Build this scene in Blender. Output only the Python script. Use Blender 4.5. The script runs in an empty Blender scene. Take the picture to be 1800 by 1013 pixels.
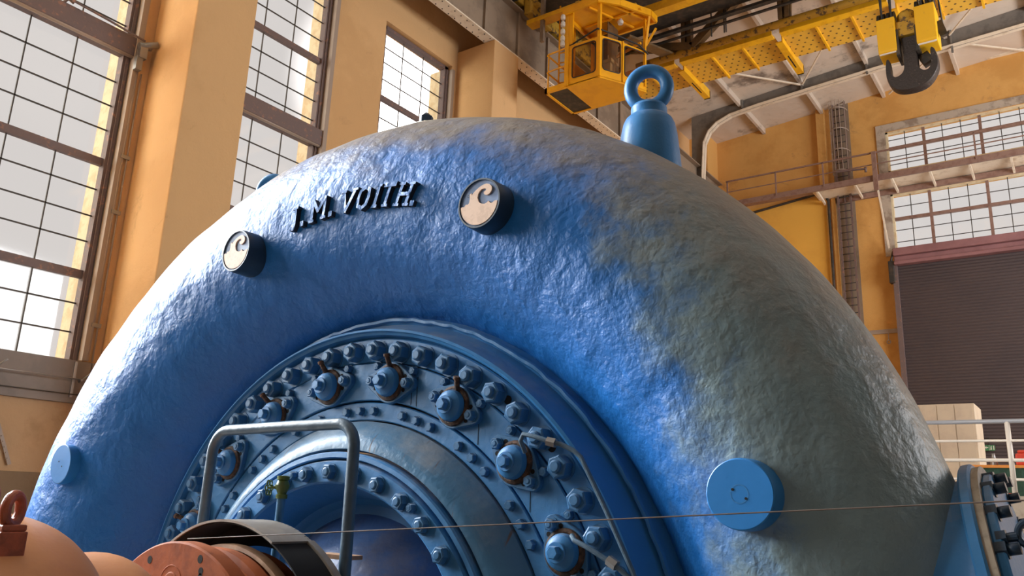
import bpy, bmesh, math, random
from mathutils import Vector, Matrix
random.seed(7)
D=bpy.data; sc=bpy.context.scene; COL=sc.collection
# ---------------------------------------------------------------- camera
# world: +Y runs along the left wall into the hall, +X to the right, z=0 is eye level
YAW,PITCH,ROLL=-0.62868716,0.2577042,0.0391026
cy,sy,cp,sp=math.cos(YAW),math.sin(YAW),math.cos(PITCH),math.sin(PITCH)
fw=Vector((sy*cp,cy*cp,sp)); rt=Vector((cy,-sy,0)); up=rt.cross(fw)
cr,sr=math.cos(ROLL),math.sin(ROLL)
r2=rt*cr+up*sr; u2=up*cr-rt*sr
cam=D.cameras.new('camera'); co=D.objects.new('camera',cam); COL.objects.link(co)
m=Matrix((r2,u2,-fw)).transposed().to_4x4(); co.matrix_world=m
cam.sensor_width=36; cam.lens=36*1423.467/1800; cam.clip_start=.05; cam.clip_end=300
sc.camera=co
# ---------------------------------------------------------------- view, sky, sun
sc.view_settings.view_transform='Standard'; sc.view_settings.look='None'
sc.view_settings.exposure=0.08; sc.view_settings.gamma=1; sc.view_settings.use_curve_mapping=False
sc.cycles.use_denoising=True; sc.cycles.max_bounces=8; sc.cycles.diffuse_bounces=5
sc.cycles.sample_clamp_indirect=6
SUN=Vector((-.624,.622,.473)).normalized()
w=D.worlds.new('sky'); sc.world=w; w.use_nodes=True; nt=w.node_tree; nt.nodes.clear()
def N(nt,t,**k):
    n=nt.nodes.new(t)
    for a,b in k.items(): setattr(n,a,b)
    return n
tc=N(nt,'ShaderNodeTexCoord'); vm=N(nt,'ShaderNodeVectorMath',operation='DOT_PRODUCT'); vm.inputs[1].default_value=SUN
nt.links.new(tc.outputs['Generated'],vm.inputs[0])
mr=N(nt,'ShaderNodeMapRange'); mr.inputs[1].default_value=.990; mr.inputs[2].default_value=1.0; mr.inputs[3].default_value=0; mr.inputs[4].default_value=1
nt.links.new(vm.outputs['Value'],mr.inputs[0])
pw=N(nt,'ShaderNodeMath',operation='POWER'); pw.inputs[1].default_value=2.0; nt.links.new(mr.outputs[0],pw.inputs[0])
ml=N(nt,'ShaderNodeMath',operation='MULTIPLY_ADD'); ml.inputs[1].default_value=9.0; ml.inputs[2].default_value=1.0; nt.links.new(pw.outputs[0],ml.inputs[0])
bg=N(nt,'ShaderNodeBackground'); bg.inputs[0].default_value=(.70,.655,.64,1); nt.links.new(ml.outputs[0],bg.inputs[1])
wo=N(nt,'ShaderNodeOutputWorld'); nt.links.new(bg.outputs[0],wo.inputs[0])
def lamp(name,typ,loc,direction,energy,color,**k):
    l=D.lights.new(name,typ); l.energy=energy; l.color=color
    for a,b in k.items(): setattr(l,a,b)
    o=D.objects.new(name,l); COL.objects.link(o); o.location=loc
    o.rotation_euler=Vector(direction).to_track_quat('-Z','Y').to_euler()
    return o
lamp('sun','SUN',(-20,20,20),-SUN,5.0,(1,.86,.68),angle=math.radians(2))
def winlight(name,y0,y1,z0,z1,e,col=(.88,.94,1)):
    o=lamp(name,'AREA',(-12.35,(y0+y1)/2,(z0+z1)/2),(1,0,0),e,col)
    o.rotation_euler=(math.radians(90),0,math.radians(-90))   # points to +X, local x along Y
    o.data.shape='RECTANGLE'; o.data.size=y1-y0; o.data.size_y=z1-z0
    return o
# daylight through the left wall's windows beside and behind the camera
winlight('daylight_near_window',-.15,1.88,1.8,10.0,5600)
winlight('daylight_rear_window',-3.95,-1.95,1.8,10.0,1300)
winlight('daylight_back_window',-7.6,-5.6,1.8,10.0,500)
# added area lamp outside the left wall, unseen, brightening the pillars' near sides
o=lamp('open_sky_glow','AREA',(-24,-10,10),(13,16,-5),5200,(1,.93,.80)); o.data.shape='RECTANGLE'; o.data.size=14; o.data.size_y=12
# added fill lamp inside the right wall, brightening far wall, roof and crane
o=lamp('daylight_right_windows','AREA',(11.4,18.5,6.0),(-1,.3,.12),3000,(.95,.96,1)); o.data.shape='RECTANGLE'; o.data.size=13; o.data.size_y=5.6
# ---------------------------------------------------------------- materials
def mat(name,base,rough=.6,metal=0,spec=.5,bump=(),noise=None,ncol=None,coat=0,detail=None,fac=(.45,.62)):
    """bump: list of (scale,distance); noise: (scale) mixing base with ncol in patches"""
    M=D.materials.new(name); M.use_nodes=True; t=M.node_tree; b=t.nodes['Principled BSDF']
    b.inputs['Base Color'].default_value=(*base,1); b.inputs['Roughness'].default_value=rough; b.inputs['Metallic'].default_value=metal
    b.inputs['Specular IOR Level'].default_value=spec; b.inputs['Coat Weight'].default_value=coat
    if noise or bump:
        c=N(t,'ShaderNodeTexCoord')
    if noise:
        n=N(t,'ShaderNodeTexNoise'); n.inputs['Scale'].default_value=noise; n.inputs['Detail'].default_value=8; n.inputs['Roughness'].default_value=.65
        t.links.new(c.outputs['Object'],n.inputs['Vector'])
        r=N(t,'ShaderNodeMapRange'); r.interpolation_type='SMOOTHSTEP'; r.inputs[1].default_value=fac[0]; r.inputs[2].default_value=fac[1]; t.links.new(n.outputs['Fac'],r.inputs[0])
        x=N(t,'ShaderNodeMix',data_type='RGBA'); x.inputs['A'].default_value=(*base,1); x.inputs['B'].default_value=(*ncol,1)
        t.links.new(r.outputs[0],x.inputs['Factor']); t.links.new(x.outputs['Result'],b.inputs['Base Color'])
    prev=None
    for s,d in bump:
        n=N(t,'ShaderNodeTexNoise'); n.inputs['Scale'].default_value=s; n.inputs['Detail'].default_value=4
        t.links.new(c.outputs['Object'],n.inputs['Vector'])
        q=N(t,'ShaderNodeBump'); q.inputs['Distance'].default_value=d; q.inputs['Strength'].default_value=1
        t.links.new(n.outputs['Fac'],q.inputs['Height'])
        if prev: t.links.new(prev.outputs[0],q.inputs['Normal'])
        prev=q
    if prev: t.links.new(prev.outputs[0],b.inputs['Normal'])
    return M
BLUE=(.006,.165,.56)
def blue_mat(name,base,dust,rough,bumps,faded=False,dustlev=(.25,.95),streaks=False):
    M=D.materials.new(name); M.use_nodes=True; t=M.node_tree; b=t.nodes['Principled BSDF']; L=t.links.new
    g=N(t,'ShaderNodeNewGeometry'); c=N(t,'ShaderNodeTexCoord')
    sx=N(t,'ShaderNodeSeparateXYZ'); L(g.outputs['True Normal'] if not faded else g.outputs['Normal'],sx.inputs[0])
    n=N(t,'ShaderNodeTexNoise'); n.inputs['Scale'].default_value=5; n.inputs['Detail'].default_value=9; n.inputs['Roughness'].default_value=.65; L(c.outputs['Object'],n.inputs['Vector'])
    a=N(t,'ShaderNodeMath',operation='MULTIPLY_ADD'); a.inputs[1].default_value=1.1; L(n.outputs['Fac'],a.inputs[0]); 
    a.inputs[2].default_value=-.55; a2=N(t,'ShaderNodeMath',operation='ADD'); L(a.outputs[0],a2.inputs[0]); L(sx.outputs['Z'],a2.inputs[1])
    r=N(t,'ShaderNodeMapRange'); r.interpolation_type='SMOOTHSTEP'; r.inputs[1].default_value=dustlev[0]; r.inputs[2].default_value=dustlev[1]; L(a2.outputs[0],r.inputs[0])
    # slight tone variation of the paint
    n2=N(t,'ShaderNodeTexNoise'); n2.inputs['Scale'].default_value=2.2; n2.inputs['Detail'].default_value=6; L(c.outputs['Object'],n2.inputs['Vector'])
    x0=N(t,'ShaderNodeMix',data_type='RGBA'); x0.inputs['A'].default_value=(*base,1); x0.inputs['B'].default_value=(base[0]+.02,base[1]*.8,base[2]*.72,1); L(n2.outputs['Fac'],x0.inputs['Factor'])
    last=x0.outputs['Result']
    if faded:
        # greyed, weathered old paint on the outlet side of the casing
        so=N(t,'ShaderNodeSeparateXYZ'); L(c.outputs['Object'],so.inputs[0])
        k=N(t,'ShaderNodeMath',operation='MULTIPLY_ADD'); L(n.outputs['Fac'],k.inputs[0]); k.inputs[1].default_value=.9; L(so.outputs['X'],k.inputs[2])
        k2=N(t,'ShaderNodeMath',operation='MULTIPLY_ADD'); L(so.outputs['Z'],k2.inputs[0]); k2.inputs[1].default_value=.30; L(k.outputs[0],k2.inputs[2])
        rr=N(t,'ShaderNodeMapRange'); rr.interpolation_type='SMOOTHSTEP'; rr.inputs[1].default_value=2.05; rr.inputs[2].default_value=2.42; L(k2.outputs[0],rr.inputs[0])
        n3=N(t,'ShaderNodeTexNoise'); n3.inputs['Scale'].default_value=4; n3.inputs['Detail'].default_value=8; L(c.outputs['Object'],n3.inputs['Vector'])
        f0=N(t,'ShaderNodeMix',data_type='RGBA'); f0.inputs['A'].default_value=(.16,.26,.31,1); f0.inputs['B'].default_value=(.25,.32,.33,1); L(n3.outputs['Fac'],f0.inputs['Factor'])
        x1=N(t,'ShaderNodeMix',data_type='RGBA'); L(rr.outputs[0],x1.inputs['Factor']); L(last,x1.inputs['A']); L(f0.outputs['Result'],x1.inputs['B']); last=x1.outputs['Result']
    x=N(t,'ShaderNodeMix',data_type='RGBA'); L(r.outputs[0],x.inputs['Factor']); L(last,x.inputs['A']); x.inputs['B'].default_value=(*dust,1); last=x.outputs['Result']
    if streaks:
        so=N(t,'ShaderNodeSeparateXYZ'); L(c.outputs['Object'],so.inputs[0])
        at=N(t,'ShaderNodeMath',operation='ARCTAN2'); L(so.outputs['Z'],at.inputs[0]); L(so.outputs['X'],at.inputs[1])
        cb=N(t,'ShaderNodeCombineXYZ'); L(so.outputs['X'],cb.inputs[0]); 
        sc_=N(t,'ShaderNodeMath',operation='MULTIPLY'); sc_.inputs[1].default_value=.12; L(so.outputs['Z'],sc_.inputs[0]); L(sc_.outputs[0],cb.inputs[2])
        n4=N(t,'ShaderNodeTexNoise'); n4.inputs['Scale'].default_value=34; n4.inputs['Detail'].default_value=5; L(cb.outputs[0],n4.inputs['Vector'])
        r4=N(t,'ShaderNodeMapRange'); r4.interpolation_type='SMOOTHSTEP'; r4.inputs[1].default_value=.63; r4.inputs[2].default_value=.70; r4.inputs[4].default_value=.8; L(n4.outputs['Fac'],r4.inputs[0])
        x4=N(t,'ShaderNodeMix',data_type='RGBA'); L(r4.outputs[0],x4.inputs['Factor']); L(last,x4.inputs['A']); x4.inputs['B'].default_value=(.13,.075,.04,1); last=x4.outputs['Result']
    L(last,b.inputs['Base Color'])
    b.inputs['Roughness'].default_value=rough; b.inputs['Specular IOR Level'].default_value=.33
    prev=None
    for s,d,dist in bumps:
        q=N(t,'ShaderNodeTexNoise'); q.inputs['Scale'].default_value=s; q.inputs['Detail'].default_value=5; q.inputs['Distortion'].default_value=dist
        L(c.outputs['Object'],q.inputs['Vector'])
        u=N(t,'ShaderNodeBump'); u.inputs['Distance'].default_value=d; L(q.outputs['Fac'],u.inputs['Height'])
        if prev: L(prev.outputs[0],u.inputs['Normal'])
        prev=u
    if prev: L(prev.outputs[0],b.inputs['Normal'])
    return M
M={}
M['casing']=blue_mat('cast_blue_paint',BLUE,(.25,.225,.205),.42,[(5,.016,0),(17,.009,.2),(48,.0028,.3)],faded=True,dustlev=(.12,.85))
M['blue']=blue_mat('blue_paint',(.032,.22,.53),(.33,.36,.40),.40,[(24,.002,0),(90,.0006,0)],dustlev=(.6,1.4))
M['cone']=blue_mat('grey_blue_cover_paint',(.05,.20,.38),(.30,.34,.38),.34,[(14,.004,.2),(50,.0015,0)],streaks=True,dustlev=(.4,1.15))
M['nut']=blue_mat('dull_blue_bolt_paint',(.03,.17,.38),(.20,.25,.30),.42,[(60,.0015,0)],dustlev=(.5,1.2))
M['darkletter']=mat('dark_grey_letter_paint',(.018,.02,.026),.5,bump=[(60,.002)])  # near-black colour puts the shade on the letters' sides
M['hub']=mat('hub_violet_blue_paint',(.06,.13,.32),.33,bump=[(14,.005),(50,.001)],noise=5,ncol=(.12,.15,.26))
M['plug']=mat('smooth_blue_plug_paint',(.015,.18,.50),.4,bump=[(9,.002)])
M['rim']=mat('dark_blue_rim',(.012,.035,.07),.4)
M['sky_emblem']=mat('emblem_blue',(.10,.18,.36),.5,noise=20,ncol=(.14,.22,.40))
M['peach']=mat('emblem_peach',(.72,.50,.36),.6,noise=30,ncol=(.62,.42,.30))
M['rust']=mat('rust_grease',(.035,.020,.014),.75,noise=40,ncol=(.12,.060,.035),bump=[(80,.003)])
M['black']=mat('black_steel',(.012,.012,.013),.5,noise=12,ncol=(.04,.03,.025))
M['hole']=mat('dark_hole',(.004,.004,.005),.9)
M['bluetube']=mat('blue_grey_tube_paint',(.06,.11,.165),.38,bump=[(40,.002)],noise=9,ncol=(.08,.135,.19))
M['bluepipe']=mat('light_blue_pipe',(.06,.22,.44),.4,bump=[(40,.002)])
M['green']=mat('olive_green_valve',(.11,.17,.035),.42,bump=[(50,.002)],noise=20,ncol=(.07,.11,.03))
M['brown']=mat('red_brown_oxide_paint',(.36,.095,.028),.72,spec=.2,bump=[(60,.0008)],noise=7,ncol=(.25,.065,.02))
M['tan']=mat('tan_bare_steel',(.50,.30,.18),.6,bump=[(30,.002)],noise=8,ncol=(.36,.20,.12))
M['guard']=mat('dark_guard_sheet',(.26,.23,.20),.4,noise=6,ncol=(.32,.28,.24),bump=[(20,.002)])
M['salmon']=mat('salmon_enamel',(.62,.27,.105),.36,spec=.5,bump=[(6,.003),(50,.0008)],noise=3,ncol=(.55,.23,.09))
M['rubbed']=mat('worn_red_brown',(.40,.10,.05),.3,bump=[(25,.003)],noise=14,ncol=(.25,.07,.04))
M['wire']=mat('wire_rope',(.17,.13,.11),.5)
def wall_mat(name,base,stain,dirt,scale=.35):
    Mt=mat(name,base,.85,noise=scale,ncol=stain,bump=[(3,.02),(30,.004)],spec=.3); t=Mt.node_tree; L=t.links.new; b=t.nodes['Principled BSDF']
    src=b.inputs['Base Color'].links[0].from_socket
    c=[n for n in t.nodes if n.type=='TEX_COORD'][0]
    n=N(t,'ShaderNodeTexNoise'); n.inputs['Scale'].default_value=1.1; n.inputs['Detail'].default_value=10; n.inputs['Roughness'].default_value=.75; n.inputs['Distortion'].default_value=.6; L(c.outputs['Object'],n.inputs['Vector'])
    r=N(t,'ShaderNodeMapRange'); r.inputs[1].default_value=.60; r.inputs[2].default_value=.70; L(n.outputs['Fac'],r.inputs[0])
    x=N(t,'ShaderNodeMix',data_type='RGBA'); L(r.outputs[0],x.inputs['Factor']); L(src,x.inputs['A']); x.inputs['B'].default_value=(*dirt,1)
    L(x.outputs['Result'],b.inputs['Base Color'])
    return Mt
M['wall']=wall_mat('orange_plaster',(.70,.43,.20),(.62,.37,.165),(.55,.33,.15))
M['farwall']=wall_mat('orange_plaster_far',(.74,.41,.125),(.64,.33,.09),(.50,.27,.10))
M['yellowwall']=mat('yellow_plaster',(.84,.46,.075),.85,noise=.6,ncol=(.78,.41,.07),bump=[(4,.01)])
M['darkwall']=mat('dark_brown_plaster',(.12,.085,.06),.9)  # unseen walls coloured dark to cut the bounced light
M['beige']=mat('beige_lower_plaster',(.50,.32,.17),.9,noise=1.6,ncol=(.42,.26,.13),bump=[(5,.02)])
M['flaked']=mat('flaking_brown_paint',(.22,.145,.08),.8,noise=1.6,ncol=(.66,.42,.20),fac=(.53,.54),bump=[(5,.02)])
M['ceil']=mat('stained_whitewash',(.66,.55,.44),.9,noise=.5,ncol=(.24,.19,.15),fac=(.54,.66),bump=[(3,.03)])
M['cream']=mat('cream_steel_paint',(.82,.70,.54),.6,noise=3,ncol=(.55,.42,.28),fac=(.5,.75))
M['greysteel']=mat('grey_roof_steel',(.20,.18,.155),.6,noise=2,ncol=(.14,.125,.11))
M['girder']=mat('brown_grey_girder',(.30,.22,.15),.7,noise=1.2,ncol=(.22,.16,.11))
M['frame']=mat('old_brown_window_steel',(.16,.11,.10),.6,noise=9,ncol=(.30,.15,.10),fac=(.55,.66),bump=[(20,.006)])
M['muntin']=mat('dark_window_bar',(.055,.045,.035),.6)
M['reveal']=mat('cream_reveal',(.80,.66,.42),.8,noise=4,ncol=(.70,.52,.30),bump=[(8,.02)])
M['sill']=mat('taupe_board',(.22,.18,.15),.6,noise=2,ncol=(.19,.155,.13))
M['conduit']=mat('painted_conduit',(.36,.28,.22),.45)
M['steel']=mat('dull_steel',(.30,.29,.28),.35,metal=.6)
M['concrete']=mat('concrete_frame',(.50,.42,.33),.85,noise=2,ncol=(.30,.23,.17),bump=[(8,.01)])
M['catwalk']=mat('red_brown_catwalk_steel',(.28,.17,.13),.55,noise=5,ncol=(.22,.12,.09))
M['door']=mat('roller_door_taupe',(.088,.066,.066),.5,metal=.2,noise=.5,ncol=(.078,.06,.062))
M['doorhead']=mat('roller_door_housing',(.30,.14,.14),.6,noise=1,ncol=(.24,.11,.11))
M['floor']=mat('grey_brown_floor',(.24,.21,.19),.5,noise=1.5,ncol=(.19,.17,.15))
M['white']=mat('white_rail_paint',(.82,.74,.64),.4)
M['greyrail']=mat('grey_handrail',(.36,.37,.40),.4)
M['cabinet']=mat('tan_cabinet_steel',(.62,.50,.36),.5,noise=2,ncol=(.56,.44,.32))
M['yellow']=mat('crane_yellow',(.86,.46,.012),.42,noise=3,ncol=(.74,.36,.01),bump=[(30,.002)])
M['yellowrust']=mat('rusty_crane_yellow',(.52,.30,.03),.55,noise=6,ncol=(.10,.06,.03),fac=(.52,.60),bump=[(12,.01)])
M['cabin']=mat('bright_cabin_orange_yellow',(.90,.42,.006),.38,noise=2,ncol=(.82,.36,.006))
M['brownsteel']=mat('brown_shaded_bracing',(.18,.10,.035),.6,noise=4,ncol=(.12,.07,.03))  # plain dark brown for bracing, posts and cab partition
M['dark']=mat('dark_machinery',(.03,.026,.022),.6,noise=5,ncol=(.07,.05,.035))
M['hookblock']=mat('hook_block_yellow',(.86,.46,.01),.45,noise=5,ncol=(.70,.35,.02),fac=(.6,.7))
M['hook']=mat('greasy_dark_hook',(.030,.022,.020),.5,noise=22,ncol=(.10,.07,.055),fac=(.58,.66),bump=[(25,.01)])
M['rubber']=mat('black_rubber_seal',(.02,.018,.016),.6)
M['clay']=mat('insulator_white',(.7,.66,.6),.4)
M['gcloth']=mat('dark_green_cloth',(.02,.06,.04),.8,noise=10,ncol=(.03,.08,.05))
M['orangeedge']=mat('orange_board',(.75,.28,.05),.5)
M['red']=mat('red_plastic',(.65,.06,.03),.45)
M['signgreen']=mat('sign_green',(.06,.22,.09),.5)
M['flangeface']=mat('tan_gasket_face',(.36,.30,.23),.6,noise=20,ncol=(.26,.22,.17))
g=D.materials.new('window_glass'); g.use_nodes=True; t=g.node_tree; t.nodes.clear()
tr=N(t,'ShaderNodeBsdfTransparent'); gl=N(t,'ShaderNodeBsdfGlossy'); gl.inputs['Roughness'].default_value=.05; fx=N(t,'ShaderNodeValue'); fx.outputs[0].default_value=.035
tr.inputs[0].default_value=(.98,.985,.98,1)
mx=N(t,'ShaderNodeMixShader'); oo=N(t,'ShaderNodeOutputMaterial'); t.links.new(fx.outputs[0],mx.inputs[0]); t.links.new(tr.outputs[0],mx.inputs[1]); t.links.new(gl.outputs[0],mx.inputs[2]); t.links.new(mx.outputs[0],oo.inputs[0]); M['glass']=g
g2=g.copy(); g2.name='tinted_cab_glass'; [n for n in g2.node_tree.nodes if n.type=='BSDF_TRANSPARENT'][0].inputs[0].default_value=(.80,.70,.56,1); M['cabglass']=g2
# perforated plate: rows of dark holes
def perf():
    Mt=D.materials.new('perforated_walkway_plate'); Mt.use_nodes=True; t=Mt.node_tree; L=t.links.new; b=t.nodes['Principled BSDF']; b.inputs['Roughness'].default_value=.5
    c=N(t,'ShaderNodeTexCoord'); s=N(t,'ShaderNodeSeparateXYZ'); L(c.outputs['Object'],s.inputs[0])
    def wave(sock,per,off):
        a=N(t,'ShaderNodeMath',operation='MULTIPLY_ADD'); a.inputs[1].default_value=1/per; L(sock,a.inputs[0])
        if off is None: a.inputs[2].default_value=0
        else: L(off,a.inputs[2])
        f=N(t,'ShaderNodeMath',operation='FRACT'); L(a.outputs[0],f.inputs[0])
        q=N(t,'ShaderNodeMath',operation='SUBTRACT'); L(f.outputs[0],q.inputs[0]); q.inputs[1].default_value=.5
        p=N(t,'ShaderNodeMath',operation='MULTIPLY'); L(q.outputs[0],p.inputs[0]); p.inputs[1].default_value=per
        k=N(t,'ShaderNodeMath',operation='POWER'); L(p.outputs[0],k.inputs[0]); k.inputs[1].default_value=2
        return k.outputs[0]
    # stagger alternate rows
    h=N(t,'ShaderNodeMath',operation='MULTIPLY'); L(s.outputs['Y'],h.inputs[0]); h.inputs[1].default_value=1/.19
    fl=N(t,'ShaderNodeMath',operation='FLOOR'); L(h.outputs[0],fl.inputs[0]); hh=N(t,'ShaderNodeMath',operation='MULTIPLY'); L(fl.outputs[0],hh.inputs[0]); hh.inputs[1].default_value=.5
    a=wave(s.outputs['X'],.20,hh.outputs[0]); bb=wave(s.outputs['Y'],.19,None)
    d=N(t,'ShaderNodeMath',operation='ADD'); L(a,d.inputs[0]); L(bb,d.inputs[1])
    r=N(t,'ShaderNodeMapRange'); r.inputs[1].default_value=.0005; r.inputs[2].default_value=.0011; L(d.outputs[0],r.inputs[0])
    n=N(t,'ShaderNodeTexNoise'); n.inputs['Scale'].default_value=2.5; n.inputs['Detail'].default_value=7; L(c.outputs['Object'],n.inputs['Vector'])
    x0=N(t,'ShaderNodeMix',data_type='RGBA'); x0.inputs['A'].default_value=(.86,.50,.05,1); x0.inputs['B'].default_value=(.64,.36,.05,1); L(n.outputs['Fac'],x0.inputs['Factor'])
    x=N(t,'ShaderNodeMix',data_type='RGBA'); x.inputs['A'].default_value=(.10,.055,.02,1); L(x0.outputs['Result'],x.inputs['B']); L(r.outputs[0],x.inputs['Factor']); L(x.outputs['Result'],b.inputs['Base Color'])
    return Mt
M['perf']=perf()
# ---------------------------------------------------------------- helpers
class MB:
    def __init__(s): s.v=[]; s.f=[]; s.sm=[]
    def add(s,vs,fs,smooth=False):
        o=len(s.v); s.v+=[tuple(v) for v in vs]; s.f+=[tuple(o+i for i in f) for f in fs]; s.sm+=[smooth]*len(fs); return s
    def box(s,x0,x1,y0,y1,z0,z1):
        V=[(x,y,z) for x in (x0,x1) for y in (y0,y1) for z in (z0,z1)]
        return s.add(V,[(0,1,3,2),(4,6,7,5),(0,4,5,1),(2,3,7,6),(0,2,6,4),(1,5,7,3)])
    def bar(s,a,b,w,h=None,upv=(0,0,1)):
        """rectangular bar from a to b, w wide, h deep"""
        a=Vector(a); b=Vector(b); h=h or w; d=(b-a).normalized(); u=Vector(upv)
        if abs(d.dot(u))>.95: u=Vector((0,1,0))
        x=d.cross(u).normalized(); y=x.cross(d).normalized()
        V=[p+x*(i*w/2)+y*(j*h/2) for p in (a,b) for i,j in ((-1,-1),(1,-1),(1,1),(-1,1))]
        return s.add(V,[(3,2,1,0),(4,5,6,7),(0,1,5,4),(1,2,6,5),(2,3,7,6),(3,0,4,7)])
    def cyl(s,a,b,r,seg=16,r1=None,smooth=True,cap=True,rot=0):
        a=Vector(a); b=Vector(b); r1=r if r1 is None else r1; d=(b-a).normalized(); u=Vector((0,0,1))
        if abs(d.dot(u))>.95: u=Vector((0,1,0))
        x=d.cross(u).normalized(); y=x.cross(d).normalized(); A=[];B=[]
        for i in range(seg):
            t=2*math.pi*i/seg+rot; q=x*math.cos(t)+y*math.sin(t); A.append(a+q*r); B.append(b+q*r1)
        n=seg
        s.add(A+B,[(i,(i+1)%n,n+(i+1)%n,n+i) for i in range(n)],smooth)
        if cap: s.add(A,[tuple(range(n))[::-1]]); s.add(B,[tuple(range(n))])
        return s
    def tube(s,pts,r,seg=12,closed=False):
        P=[Vector(p) for p in pts]; n=len(P); rings=[]; pu=None
        for i,p in enumerate(P):
            if closed: d=(P[(i+1)%n]-P[i-1]).normalized()
            else: d=((P[min(i+1,n-1)]-p).normalized()+(p-P[max(i-1,0)]).normalized()).normalized()
            if pu is None:
                u=Vector((0,0,1)) if abs(d.z)<.9 else Vector((0,1,0)); x=d.cross(u).normalized()
            else: x=(pu-d*pu.dot(d)).normalized()
            pu=x; y=d.cross(x)
            rr=r[i] if isinstance(r,(list,tuple)) else r
            rings.append([p+x*math.cos(t)*rr+y*math.sin(t)*rr for t in [2*math.pi*k/seg for k in range(seg)]])
        V=[v for q in rings for v in q]; F=[]
        for i in range(n if closed else n-1):
            j=(i+1)%n
            for k in range(seg): F.append((i*seg+k,i*seg+(k+1)%seg,j*seg+(k+1)%seg,j*seg+k))
        s.add(V,F,True)
        if not closed: s.add(rings[0],[tuple(range(seg))[::-1]]); s.add(rings[-1],[tuple(range(seg))])
        return s
    def lathe(s,prof,c,seg=96,axis='Y',a0=0,a1=360,smooth=True,closed=False):
        """prof: list of (radius, position along axis); around axis through c"""
        full=abs(a1-a0)>=360; n=seg if full else seg+1; V=[]
        for i in range(n):
            t=math.radians(a0+(a1-a0)*i/seg); ct,st=math.cos(t),math.sin(t)
            for r,h in prof:
                if axis=='Y': V.append((c[0]+r*ct,c[1]+h,c[2]+r*st))
                elif axis=='Z': V.append((c[0]+r*ct,c[1]+r*st,c[2]+h))
                else: V.append((c[0]+h,c[1]+r*ct,c[2]+r*st))
        m=len(prof); F=[]
        for i in range(seg):
            j=(i+1)%n if full else i+1
            for k in range(m if closed else m-1):
                l=(k+1)%m; F.append((i*m+k,j*m+k,j*m+l,i*m+l))
        s.add(V,F,smooth)
        if closed and not full:
            s.add(V[:m],[tuple(range(m))]); s.add(V[-m:],[tuple(range(m))[::-1]])
        return s
    def prism(s,poly,fn,d0,d1):
        """poly: 2D outline (u,v); fn(u,v,d)->point"""
        n=len(poly); A=[fn(u,v,d0) for u,v in poly]; B=[fn(u,v,d1) for u,v in poly]
        s.add(A+B,[(i,(i+1)%n,n+(i+1)%n,n+i) for i in range(n)]); s.add(A,[tuple(range(n))[::-1]]); s.add(B,[tuple(range(n))]); return s
    def build(s,name,m,parent=None,loc=None,bevel=0,label=None,auto=24,offset=None):
        me=D.meshes.new(name); 
        off=Vector(offset) if offset else Vector((0,0,0))
        me.from_pydata([tuple(Vector(v)-off) for v in s.v],[],s.f); me.materials.append(m if not isinstance(m,str) else M[m])
        for p,q in zip(me.polygons,s.sm): p.use_smooth=q
        bm=bmesh.new(); bm.from_mesh(me); bmesh.ops.remove_doubles(bm,verts=bm.verts,dist=1e-5); bmesh.ops.recalc_face_normals(bm,faces=bm.faces)
        for e in bm.edges:
            if len(e.link_faces)==2 and e.calc_face_angle(0)>math.radians(auto): e.smooth=False
        bm.to_mesh(me); bm.free()
        o=D.objects.new(name,me); COL.objects.link(o)
        if parent: o.parent=parent
        if loc: o.location=loc
        elif offset: o.location=off
        if bevel:
            b=o.modifiers.new('bevel','BEVEL'); b.width=bevel; b.segments=2; b.limit_method='ANGLE'
        if label: o['label']=label
        return o
def tag(o,label=None,cat=None,group=None,kind=None):
    if label: o['label']=label
    if cat: o['category']=cat
    if group: o['group']=group
    if kind: o['kind']=kind
    return o
def thing(name,label,cat,loc=(0,0,0),group=None,rz=0):
    o=D.objects.new(name,None); COL.objects.link(o); o.location=loc; o.rotation_euler=(0,0,rz); o.empty_display_size=.1
    return tag(o,label,cat,group)
def struct(o,label,cat): return tag(o,label,cat,None,'structure')
def child_at(o,parent): # keep world placement while parenting (translation-only parents)
    o.parent=parent; o.location=Vector(o.location)-parent.location; return o
def S(a,b,t):
    t=max(0,min(1,(t-a)/(b-a))); return t*t*(3-2*t)
# =================================================================== THE TURBINE
CX,CZ=-2.5123,-.70
YT,RIN,R0,K1,K2,EL=2.8496,1.3646,.5651,.09246,.0037,1.0457
def rad(ph): u=ph-math.pi/2; return R0+K1*u+K2*u*u
def pol(R,deg,y): t=math.radians(deg); return Vector((CX+R*math.cos(t),y,CZ+R*math.sin(t)))
TC=Vector((CX,YT,CZ))
turb=thing('spiral_turbine','huge blue painted cast spiral turbine casing with bolted round cover, filling the hall','turbine',TC)
def tp(mb,name,m,**k):  # part of the turbine
    par=k.pop('parent',turb)
    if par is turb: return mb.build(name,m,par,offset=None,**k) if False else _rel(mb.build(name,m,None,**k),par)
    return _rel(mb.build(name,m,None,**k),par)
def _rel(o,par):
    # move the mesh into the parent's frame, so the part's own origin is its parent's
    w=Vector(par.location)
    q=par.parent
    while q: w+=Vector(q.location); q=q.parent
    o.data.transform(Matrix.Translation(-w)); o.parent=par; o.location=(0,0,0); return o
def yfront(R,deg):
    ph=math.radians(deg); r=rad(ph); rho=R-(RIN+r); return YT-EL*math.sqrt(max(r*r-rho*rho,0))
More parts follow.
